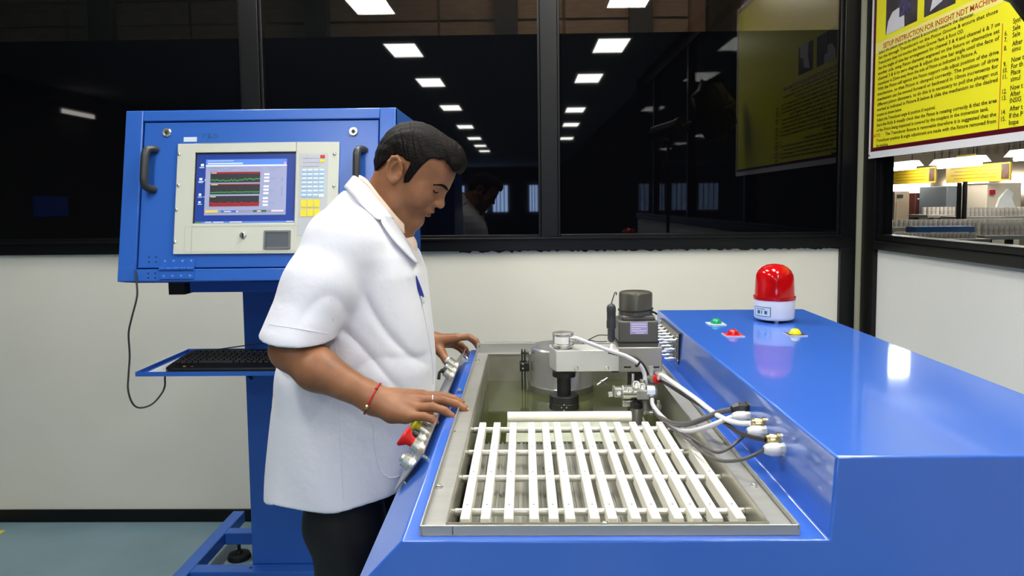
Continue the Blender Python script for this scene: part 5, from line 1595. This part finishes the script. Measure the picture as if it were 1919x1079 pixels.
def skin_material():
    m = mat('brown_skin', (146, 99, 69), .46, spec=.4, sss=.10, bump=(260, .06))
    nt = m.node_tree; b = nt.nodes['Principled BSDF']
    tc = nt.nodes.new('ShaderNodeTexCoord')
    n = nt.nodes.new('ShaderNodeTexNoise'); n.inputs['Scale'].default_value = 22; n.inputs['Detail'].default_value = 3
    nt.links.new(tc.outputs['Object'], n.inputs['Vector'])
    r = nt.nodes.new('ShaderNodeValToRGB')
    r.color_ramp.elements[0].position = .35; r.color_ramp.elements[1].position = .7
    r.color_ramp.elements[0].color = (*lin((134, 89, 62)), 1); r.color_ramp.elements[1].color = (*lin((156, 107, 75)), 1)
    nt.links.new(n.outputs['Fac'], r.inputs['Fac'])
    # stubble on jaw and upper lip, by position on the head
    mx_ = nt.nodes.new('ShaderNodeMix'); mx_.data_type = 'RGBA'
    mx_.inputs['B'].default_value = (*lin((78, 58, 48)), 1)
    org = (np.array(blo) + np.array(bhi)) / 2
    fac = None
    for c_, rad in ((from_head((.060, 0, -.082)), .050), (from_head((.020, -.05, -.070)), .034), (from_head((.092, 0, -.041)), .020)):
        vm = nt.nodes.new('ShaderNodeVectorMath'); vm.operation = 'DISTANCE'
        geo = nt.nodes.new('ShaderNodeNewGeometry')
        nt.links.new(geo.outputs['Position'], vm.inputs[0]); vm.inputs[1].default_value = tuple(c_)
        mr = nt.nodes.new('ShaderNodeMapRange'); mr.interpolation_type = 'SMOOTHSTEP'
        mr.inputs['From Min'].default_value = rad; mr.inputs['From Max'].default_value = rad * .15
        mr.inputs['To Min'].default_value = 0; mr.inputs['To Max'].default_value = .42
        nt.links.new(vm.outputs['Value'], mr.inputs['Value'])
        if fac is None: fac = mr.outputs['Result']
        else:
            mm = nt.nodes.new('ShaderNodeMath'); mm.operation = 'MAXIMUM'
            nt.links.new(fac, mm.inputs[0]); nt.links.new(mr.outputs['Result'], mm.inputs[1]); fac = mm.outputs[0]
    nt.links.new(fac, mx_.inputs['Factor'])
    nt.links.new(r.outputs['Color'], mx_.inputs['A'])
    nt.links.new(mx_.outputs['Result'], b.inputs['Base Color'])
    return m
blo = (-.66, 1.36, .94); bhi = (-.07, 2.20, 1.72)
M_skin = skin_material()
person = thing('person', (W3(650, 700)[0], YM, 0), 'man in a white short-sleeved lab coat leaning over the tank', 'person')
body_o = sdf_object('body', body_sdf, blo, bhi, .0018, M_skin, person, 1, label='bowed head, bare forearms and both hands')

# ---- hair
HL = np.array(((-.16, -.060), (-.0955, -.058), (-.074, -.054), (-.060, -.010), (-.044, .024), (-.003, .024), (-.001, -.008), (.007, -.027), (.017, -.018), (.0225, .036), (.028, .060), (.055, .076), (.078, .067), (.12, .056)))
def hair_sdf(p):
    q = to_head(p)
    d = s_ell(q, (-.012, 0, .036), (.0985, .0790, .086))
    d = smin(d, s_ell(q, (.012, 0, .034), (.080, .0705, .078)), .02)
    d = smin(d, s_ell(q, (-.040, 0, -.004), (.062, .068, .062)), .02)
    d = smin(d, s_ell(q, (.046, 0, .088), (.046, .052, .034)), .02)             # quiff
    d = smin(d, s_ell(q, (.076, 0, .078), (.020, .046, .022)), .014)
    # sideburn layer follows the head closely
    wS = np.clip((.040 - q[:, 2]) / .022, 0, 1) * np.clip((q[:, 0] + .020) / .012, 0, 1)
    d = d * (1 - wS) + (head_sdf(p) - .0018) * wS
    # combed strands running front to back
    fx, fy, fz = q[:, 0], q[:, 1], q[:, 2]
    g = np.sin(fy * 420 + 5 * np.sin(fx * 30) + 4 * np.sin(fz * 35 + fx * 20)) * .0006
    g += np.sin((fz + fx * .35) * 300 + 6 * np.sin(fx * 47 + fz * 30) + 5 * np.sin(fx * 23)) * np.sin(fx * 61 + fz * 87) * .0009
    g += np.sin((fx * .8 - fz * .7) * 60 + 3 * np.sin(fy * 40)) * .0007
    d = d + g
    wig = .0012 * np.sin(fx * 300 + fy * 40)
    b_ = np.interp(fx, HL[:, 0], HL[:, 1]) + wig
    return smax(d, (b_ - fz) * .72, .003)
cen = hO
hlo = cen - .16; hhi = cen + .16
hm = mat('dark_brown_hair', (17, 11, 9), .55, spec=.12, bump=(150, .5), stretch=(1, 3, 2.4), var=(70, .3, (8, 6, 5)))
sdf_object('hair', hair_sdf, hlo, hhi, .0017, hm, person, 1, label='short dark brown combed-back hair')

# ---- facial details
def hp(a, l, u): return Vector(from_head((a, l, u)))
HMx = Matrix((hf, hl, hu)).transposed()
def head_axes(): return Vector(hf), Vector(hl), Vector(hu)
af, al_, au = head_axes()
def face_pt(l, u, off=0.0, fn=head_sdf):
    """point on the face surface straight ahead of (l, u) in head coordinates"""
    a = np.linspace(.13, .02, 221)
    pts = np.array([from_head((x_, l, u)) for x_ in a])
    k_ = int(np.argmax(fn(pts) < 0))
    return hp(a[k_] + off, l, u)
for sgn in (-1, 1):
    pts = [face_pt(sgn * l_, u_, -.0008) for l_, u_ in ((.008, .0165), (.018, .0200), (.030, .0215), (.042, .0190), (.0545, .0120))]
    n_ = len(smooth_path(pts, 5))
    MB().tube(smooth_path(pts, 5), [.0022 + .0018 * sin(pi * min(1, (i + 3) / n_)) for i in range(n_)], 8).build('eyebrow', hm, person, smooth=True)
    pts = [face_pt(sgn * l_, u_, .0002) for l_, u_ in ((.0185, -.0005), (.025, -.0035), (.033, -.0040), (.041, -.0022), (.0480, .0008))]
    MB().tube(smooth_path(pts, 5), [.0008] + [.0016] * 19 + [.0008], 8).build('eyelash', hm, person, smooth=True)
    pts = [face_pt(sgn * l_, u_, -.0009) for l_, u_ in ((.020, .0070), (.028, .0092), (.037, .0088), (.045, .0058))]
    MB().tube(smooth_path(pts, 5), .0011, 6).build('eyelid_crease', mat('lid_crease_skin', (84, 54, 40), .6), person, smooth=True)
lipm = mat('lip_skin', (108, 66, 58), .42)
def lip_sdf(p):
    q = to_head(p)
    d = s_ell(q, (.0885, 0, -.0500), (.0086, .0205, .0047))
    d = np.minimum(d, s_ell(q, (.0858, 0, -.0618), (.0090, .0180, .0052)))
    d = smax(d, -s_ell(q, (.0990, 0, -.0556), (.0085, .019, .0013)), .002)
    return d
lc_ = from_head((.088, 0, -.056))
sdf_object('lips', lip_sdf, lc_ - .03, lc_ + .03, .0012, lipm, person, 1)

# finger nails
M_nail = mat('finger_nail', (214, 170, 146), .3)
for F_, tipd in ((RF[0], 1), (RF[1], 1), (RF[2], 1), (LF[0], 1)):
    a_, b_ = Vector(F_[0][2]), Vector(F_[0][3])
    t_ = (b_ - a_).normalized()
    n_ = Vector((0, -.25, 1)); n_ = (n_ - n_.dot(t_) * t_).normalized()
    s_ = t_.cross(n_)
    c_ = b_ + n_ * (F_[1][3] * .62) + t_ * .0005
    nb = MB()
    rings = []
    for k_ in range(5):
        x_ = -.0055 + k_ * .0030
        wdt = (.0042, .0052, .0054, .0050, .0030)[k_]
        rings.append([c_ + t_ * x_ + s_ * (wdt * cos(a2)) + n_ * (.0030 * sin(a2) - .0006 * k_) for a2 in [2 * pi * j / 12 for j in range(12)]])
    nb.loft(rings).build('finger_nail', M_nail, person, smooth=True)

# ---- lab coat
M_coat = mat('white_coat_cloth', (224, 225, 236), .75, sheen=.15, bump=(24, .2))
C_el = W3(551, 643, 1.535)
cuff_n = np.array(P(553, 633, Y=1.535) - P(640, 460, Y=1.61)); cuff_n = cuff_n / np.linalg.norm(cuff_n)
# cuff runs from (490, 624) to (615, 640) in the picture
cuffL, cuffR = W3(490, 624, 1.54), W3(617, 641, 1.53)
cv = cuffR - cuffL; cv /= np.linalg.norm(cv)
cuff_n = np.cross(cv, np.array((0, 1.0, .12))); cuff_n /= np.linalg.norm(cuff_n)
if cuff_n[2] > 0: cuff_n = -cuff_n
cuffC = (cuffL + cuffR) / 2
# torso outline: z, x back, x front, half width, centre y
rowsT = []
for py, xb, xf, hw in ((352, 648, 690, .045), (372, 632, 704, .070), (395, 612, 722, .110), (420, 600, 742, .150), (445, 590, 764, .178), (475, 580, 784, .190), (510, 572, 797, .193), (560, 556, 803, .193), (620, 540, 810, .195), (680, 530, 815, .200), (735, 524, 813, .204), (800, 519, 798, .208), (860, 515, 788, .212), (915, 512, 783, .216), (965, 509, 780, .219)):
    z = W3(690, py)[2]
    rowsT.append((z, W3(xb, py)[0], W3(xf, py)[0], hw))
rowsT = np.array(sorted(rowsT))
def tors(p, inset=0.0):
    z = p[:, 2]
    xb = np.interp(z, rowsT[:, 0], rowsT[:, 1]); xf = np.interp(z, rowsT[:, 0], rowsT[:, 2]); hw = np.interp(z, rowsT[:, 0], rowsT[:, 3])
    cx = (xb + xf) / 2; ax = (xf - xb) / 2 - inset; ay = hw - inset
    dx = np.abs(p[:, 0] - cx) / ax; dy = np.abs(p[:, 1] - YM) / ay
    e = 2.35
    r = (dx ** e + dy ** e) ** (1 / e)
    d = (r - 1) * np.minimum(ax, ay)
    top = rowsT[-1, 0]
    return smax(d * .95, z - top, .02)
S_sh = W3(642, 454, 1.635); S_mid = W3(600, 540, 1.588); S_cu = W3(549, 645, 1.535)
LS_sh = W3(650, 458, 1.93); LS_cu = W3(693, 630, 2.065)
def crease(a): return (1 - np.abs(np.sin(a * .5))) ** 2.2 - .3
def coat_sdf(p):
    t = tors(p)
    sh = smin(s_cap(p, W3(676, 424), S_sh, .044, .076), s_cap(p, W3(676, 424), LS_sh, .044, .076), .03)
    t = smin(t, sh, .05)
    sl = smin(s_cap(p, S_sh, S_mid, .080, .078), s_cap(p, S_mid, S_cu, .078, .0735), .03)
    # folds on the sleeve
    ax = S_cu - S_sh; ax = ax / np.linalg.norm(ax)
    w_ = (p - S_sh) @ ax
    tt = p[:, 0] * .8 + p[:, 1] * .6
    sl = sl + .0050 * crease(w_ * 34 + tt * 22 + 1.5 * np.sin(tt * 25)) * np.clip(w_ / .08, 0, 1) * np.clip((.25 - w_) / .05, 0, 1)
    sl = smax(sl, (p - cuffC) @ cuff_n, .003)
    hol = smin(s_cap(p, S_sh, S_mid, .068, .066), s_cap(p, S_mid, S_cu + (S_cu - S_mid) * .4, .066, .060), .03)
    hol = np.maximum(hol, -((p - cuffC) @ cuff_n + .05))
    lsl = s_cap(p, LS_sh, LS_cu, .078, .068)
    lsl = smax(lsl, (p - LS_cu) @ ((LS_cu - LS_sh) / np.linalg.norm(LS_cu - LS_sh)) , .004)
    # body folds: drag lines from the shoulder to the belly, soft vertical hang lines below
    x, y, z = p[:, 0], p[:, 1], p[:, 2]
    near = np.clip((YM - y) / .12, 0, 1)
    k1 = crease((z * .8 + x * .75) * 50 + 2.4 * np.sin(x * 19) + 1.6 * np.sin(z * 15 + y * 9)) * np.clip((1.30 - np.abs(z - 1.20) * 1.0 - 1.08) / .2, 0, 1)
    k2 = np.sin(x * 38 + 2.4 * np.sin(z * 9) + 1.2) * np.clip((1.02 - z) / .16, 0, 1)
    k3 = crease((z * .9 - x * .45) * 66 + 2.2 * np.sin(x * 22)) * np.exp(-((z - 1.07) / .06) ** 2)
    t = t + near * (.0075 * k1 + .0042 * k2 + .0065 * k3)
    d = smin(t, sl, .022)
    d = smin(d, lsl, .03)
    d = np.maximum(d, -hol)
    # hem: slightly scooped, longer on the near side seam
    hx = np.interp(x, (W3(513, 915)[0], W3(560, 925)[0], W3(640, 955, 1.60)[0], W3(745, 935, 1.62)[0], -.2), (W3(513, 917, 1.75)[2], W3(560, 922, 1.68)[2], W3(640, 955, 1.585)[2], W3(740, 936, 1.60)[2], W3(760, 930, 1.62)[2]))
    hem = hx - z
    d = smax(d, hem, .003)
    d = np.maximum(d, -np.maximum(tors(p, .018), z - hx - .04))
    # neck opening: V from the collar down the front
    nk = s_cap(p, W3(712, 395), W3(690, 330), .055, .066)
    nk = np.minimum(nk, s_cap(p, W3(712, 395), W3(770, 430), .050, .040))
    d = smax(d, -nk, .004)
    return d
sdf_object('lab_coat', coat_sdf, (-.70, 1.42, .70), (-.16, 2.18, 1.56), .0035, M_coat, person, 2, label='white short-sleeved lab coat')

# shirt inside the neck opening, then the two collars
M_shirt = mat('peach_shirt', (236, 212, 196), .7)
def ring_strip(name, lo_pts, hi_pts, thick, m, label=None):
    lo_ = smooth_path([Vector(q) for q in lo_pts], 8); hi_ = smooth_path([Vector(q) for q in hi_pts], 8)
    vs = []; fs = []
    n = len(lo_)
    K = 4
    for k_ in range(K + 1):
        for i in range(n): vs.append(lo_[i].lerp(hi_[i], k_ / K))
    for k_ in range(K):
        for i in range(n - 1): fs.append((k_ * n + i, k_ * n + i + 1, (k_ + 1) * n + i + 1, (k_ + 1) * n + i))
    o = MB().add(vs, fs).build(name, m, person, smooth=True, label=label, angle=None)
    so = o.modifiers.new('thick', 'SOLIDIFY'); so.thickness = thick; so.offset = 0
    return o
def sh_sdf(p):
    d = s_cap(p, W3(702, 420), W3(716, 392), .070, .063)
    d = smin(d, s_cap(p, W3(712, 425), W3(752, 462), .060, .040), .03)
    d = np.maximum(d, ((p - W3(722, 392)) @ np.array((.45, 0, .89))))
    return d
sdf_object('shirt', sh_sdf, hO - np.array((.25, .15, .30)), hO + np.array((.15, .15, .05)), .003, M_shirt, person, 2, label='peach shirt at the open neck')
Yn, Yf_ = 1.703, 1.857
ring_strip('shirt_collar',
    [W3(758, 437, 1.735), W3(738, 422, 1.712), W3(712, 394, Yn - .004), W3(685, 364, 1.722), W3(668, 352, YM), W3(685, 362, 1.838), W3(712, 394, Yf_), W3(738, 422, 1.848), W3(762, 440, 1.82)],
    [W3(757, 420, 1.738), W3(742, 404, 1.717), W3(716, 372, Yn + .004), W3(690, 340, 1.727), W3(674, 328, YM), W3(690, 338, 1.833), W3(716, 372, Yf_ - .006), W3(742, 404, 1.843), W3(762, 424, 1.82)], .003, M_shirt, 'peach shirt collar')
ring_strip('coat_collar',
    [W3(722, 404, 1.662), W3(709, 410, 1.655), W3(690, 396, 1.660), W3(668, 374, 1.680), W3(650, 356, 1.73), W3(646, 350, YM), W3(652, 356, 1.83), W3(672, 372, 1.875), W3(700, 398, 1.90)],
    [W3(737, 410, 1.703), W3(728, 398, 1.697), W3(707, 375, 1.694), W3(688, 350, 1.703), W3(670, 333, 1.735), W3(663, 330, YM), W3(671, 333, 1.825), W3(689, 348, 1.857), W3(710, 374, 1.866)], .0045, M_coat, 'white coat collar')
ring_strip('lapel',
    [W3(721, 403, 1.662), W3(716, 416, 1.652), W3(736, 447, 1.650), W3(757, 470, 1.662), W3(779, 492, 1.685)],
    [W3(736, 412, 1.702), W3(752, 434, 1.715), W3(765, 456, 1.722), W3(774, 474, 1.722), W3(783, 492, 1.718)], .004, M_coat, 'folded white lapel')
ring_strip('lapel',
    [W3(735, 410, 1.86), W3(756, 436, 1.872), W3(776, 462, 1.872), W3(790, 492, 1.86)],
    [W3(738, 408, 1.845), W3(760, 434, 1.845), W3(772, 458, 1.842), W3(786, 490, 1.83)], .004, M_coat)
# side pocket and seam stitching on the near side
def surf(px, py, off=.002):
    """first hit of the coat along the sight line"""
    o = np.array((0, 0, CAM_Z)); d = np.array(P(px, py, Y=1.0)) - o; d /= np.linalg.norm(d)
    t = 1.3
    for _ in range(120):
        s_ = float(coat_sdf((o + d * t)[None])[0])
        if s_ < .0006: break
        t += max(s_ * .6, .0008)
        if t > 2.4: break
    return Vector(o + d * (t - off))
M_stitch = mat('coat_stitch', (212, 213, 226), .8)
def stitch(pts, nm):
    MB().tube([surf(x, y, .0002) for x, y in pts], .0008, 6).build(nm, M_stitch, person, smooth=True)
stitch([(700, 795 + i * 6) for i in range(6)] + [(702, 835), (704, 850), (707, 866), (712, 880), (720, 890), (730, 895), (742, 894), (752, 889)], 'pocket_seam')
stitch([(636 + i * .3, 745 + i * 8) for i in range(25)], 'side_seam')
stitch([(620, 560), (624, 600), (628, 640), (632, 690), (636, 745)], 'side_seam')
stitch([(495 + i * 12, 606 + i * 1.9) for i in range(11)], 'cuff_seam')
# buttoned front edge seen at the belly
stitch([(791, 570), (797, 600), (803, 630), (808, 660), (811, 690), (812, 720)], 'front_seam')

# lanyard strap and badge clip on the chest
M_lan = mat('blue_lanyard', (40, 52, 150), .5)
a_, b_, c_ = surf(780, 517, .003), surf(786, 542, .004), surf(791, 556, .006)
MB().tube([a_, b_, c_], [.0012, .006, .0055], 8).build('lanyard', M_lan, person, smooth=True, label='blue lanyard strap on the chest')
q_ = surf(792, 561, .010)
cl_ = MB().obox(q_, (.35, 0, -.94), (0, 1, 0), (.94, 0, .35), (.020, .008, .004)).build('badge_clip', M_gland, person, bevel=.001)
MB().obox(q_ + Vector((.005, -.001, .001)), (.6, 0, .8), (0, 1, 0), (.8, 0, -.6), (.016, .006, .003)).build('clip_lever', mat('clip_white', (232, 232, 226), .4), cl_)

# red thread bracelet with a brass bead, steel ring
ba = R_wr - R_el; ba = ba / np.linalg.norm(ba)
bc_ = R_el * .10 + R_wr * .90
m_red = mat('red_thread', (176, 20, 34), .6)
def loop_on(f, c, n, rr, cnt=40, off=.001):
    n = Vector(n).normalized(); u_ = n.orthogonal().normalized(); v_ = n.cross(u_)
    pts = []
    for i in range(cnt + 1):
        th = 2 * pi * i / cnt
        d_ = np.array(u_ * cos(th) + v_ * sin(th))
        ts = np.linspace(.002, rr, 90)
        dd = f(c + ts[:, None] * d_)
        k_ = np.argmax(dd > 0)
        pts.append(Vector(c + d_ * (ts[k_] + off)))
    return pts
brn = Vector(P(713, 722, Y=1.45) - P(692, 765, Y=1.45)).normalized()
brn = Vector((0, 1, 0)).cross(brn)
lp_ = loop_on(r_arm, np.array(P(703, 744, Y=1.482)) - ba * .004, brn, .06)
MB().tube(lp_, .0021, 8).build('bracelet', m_red, person, smooth=True, label='red thread bracelet on the near wrist')
bot = min(lp_, key=lambda q: (q - P(691, 764, Y=1.45)).length); top_ = min(lp_, key=lambda q: (q - P(714, 722, Y=1.46)).length)
MB().ball(bot, .0058, 12).build('bracelet_bead', M_brass, person, smooth=True)
MB().ball(top_, .0036, 10).build('bracelet_knot', mat('dark_red_knot', (110, 14, 26), .6), person, smooth=True)
i0, i1 = RF[1][0][0], RF[1][0][1]
fa = (i1 - i0); rc_ = i0 + fa * .62
def mid_f(p): return s_chain(p, RF[1][0], RF[1][1], .003)
i0, i1 = RF[0][0][0], RF[0][0][1]
MB().tube(loop_on(mid_f, rc_, Vector(fa), .03, 28, .0006), .0017, 8).build('finger_ring', M_steel_s, person, smooth=True, label='plain steel finger ring')

# ---- trousers and shoes
M_tr = mat('black_trousers', (20, 19, 20), .7, bump=(500, .08))
hipz = .98
def leg(y0, xoff):
    pts = [np.array((W3(655, 900, 1.75)[0] + xoff, y0, .92)), np.array((W3(650, 1000, 1.72)[0] + xoff, y0, .70)), np.array((-.43 + xoff, y0, .46)), np.array((-.46 + xoff, y0, .10))]
    return pts
def tr_sdf(p):
    a = leg(1.70, .0); b = leg(1.87, .012)
    d = smin(s_chain(p, a, [.105, .090, .072, .062], .03), s_chain(p, b, [.105, .090, .072, .062], .03), .03)
    d = smin(d, s_ell(p, (W3(660, 860)[0], YM, .97), (.125, .165, .14)), .05)
    d = d + .003 * np.sin(p[:, 2] * 34 + p[:, 0] * 26 + 2 * np.sin(p[:, 0] * 30)) * np.clip((.9 - p[:, 2]) / .2, 0, 1)
    d = smax(d, .035 - p[:, 2], .004)
    return smax(d, p[:, 2] - 1.04, .01)
sdf_object('trousers', tr_sdf, (-.66, 1.54, .02), (-.20, 2.03, 1.07), .006, M_tr, person, 2, label='black trousers')
M_shoe = mat('black_shoe', (16, 15, 15), .3)
for y0, xo in ((1.70, 0), (1.87, .012)):
    def shoe(p, y0=y0, xo=xo):
        d = s_cap(p, (-.47 + xo, y0, .055), (-.36 + xo, y0, .045), .048, .042)
        d = smin(d, s_cap(p, (-.36 + xo, y0, .045), (-.27 + xo, y0, .035), .044, .036), .02)
        d = smin(d, s_cap(p, (-.46 + xo, y0, .06), (-.46 + xo, y0, .10), .050, .050), .02)
        return smax(d, .001 - p[:, 2], .003)
    sdf_object('shoe', shoe, (-.56 + xo, y0 - .08, -.01), (-.20 + xo, y0 + .08, .17), .005, M_shoe, person, 2)
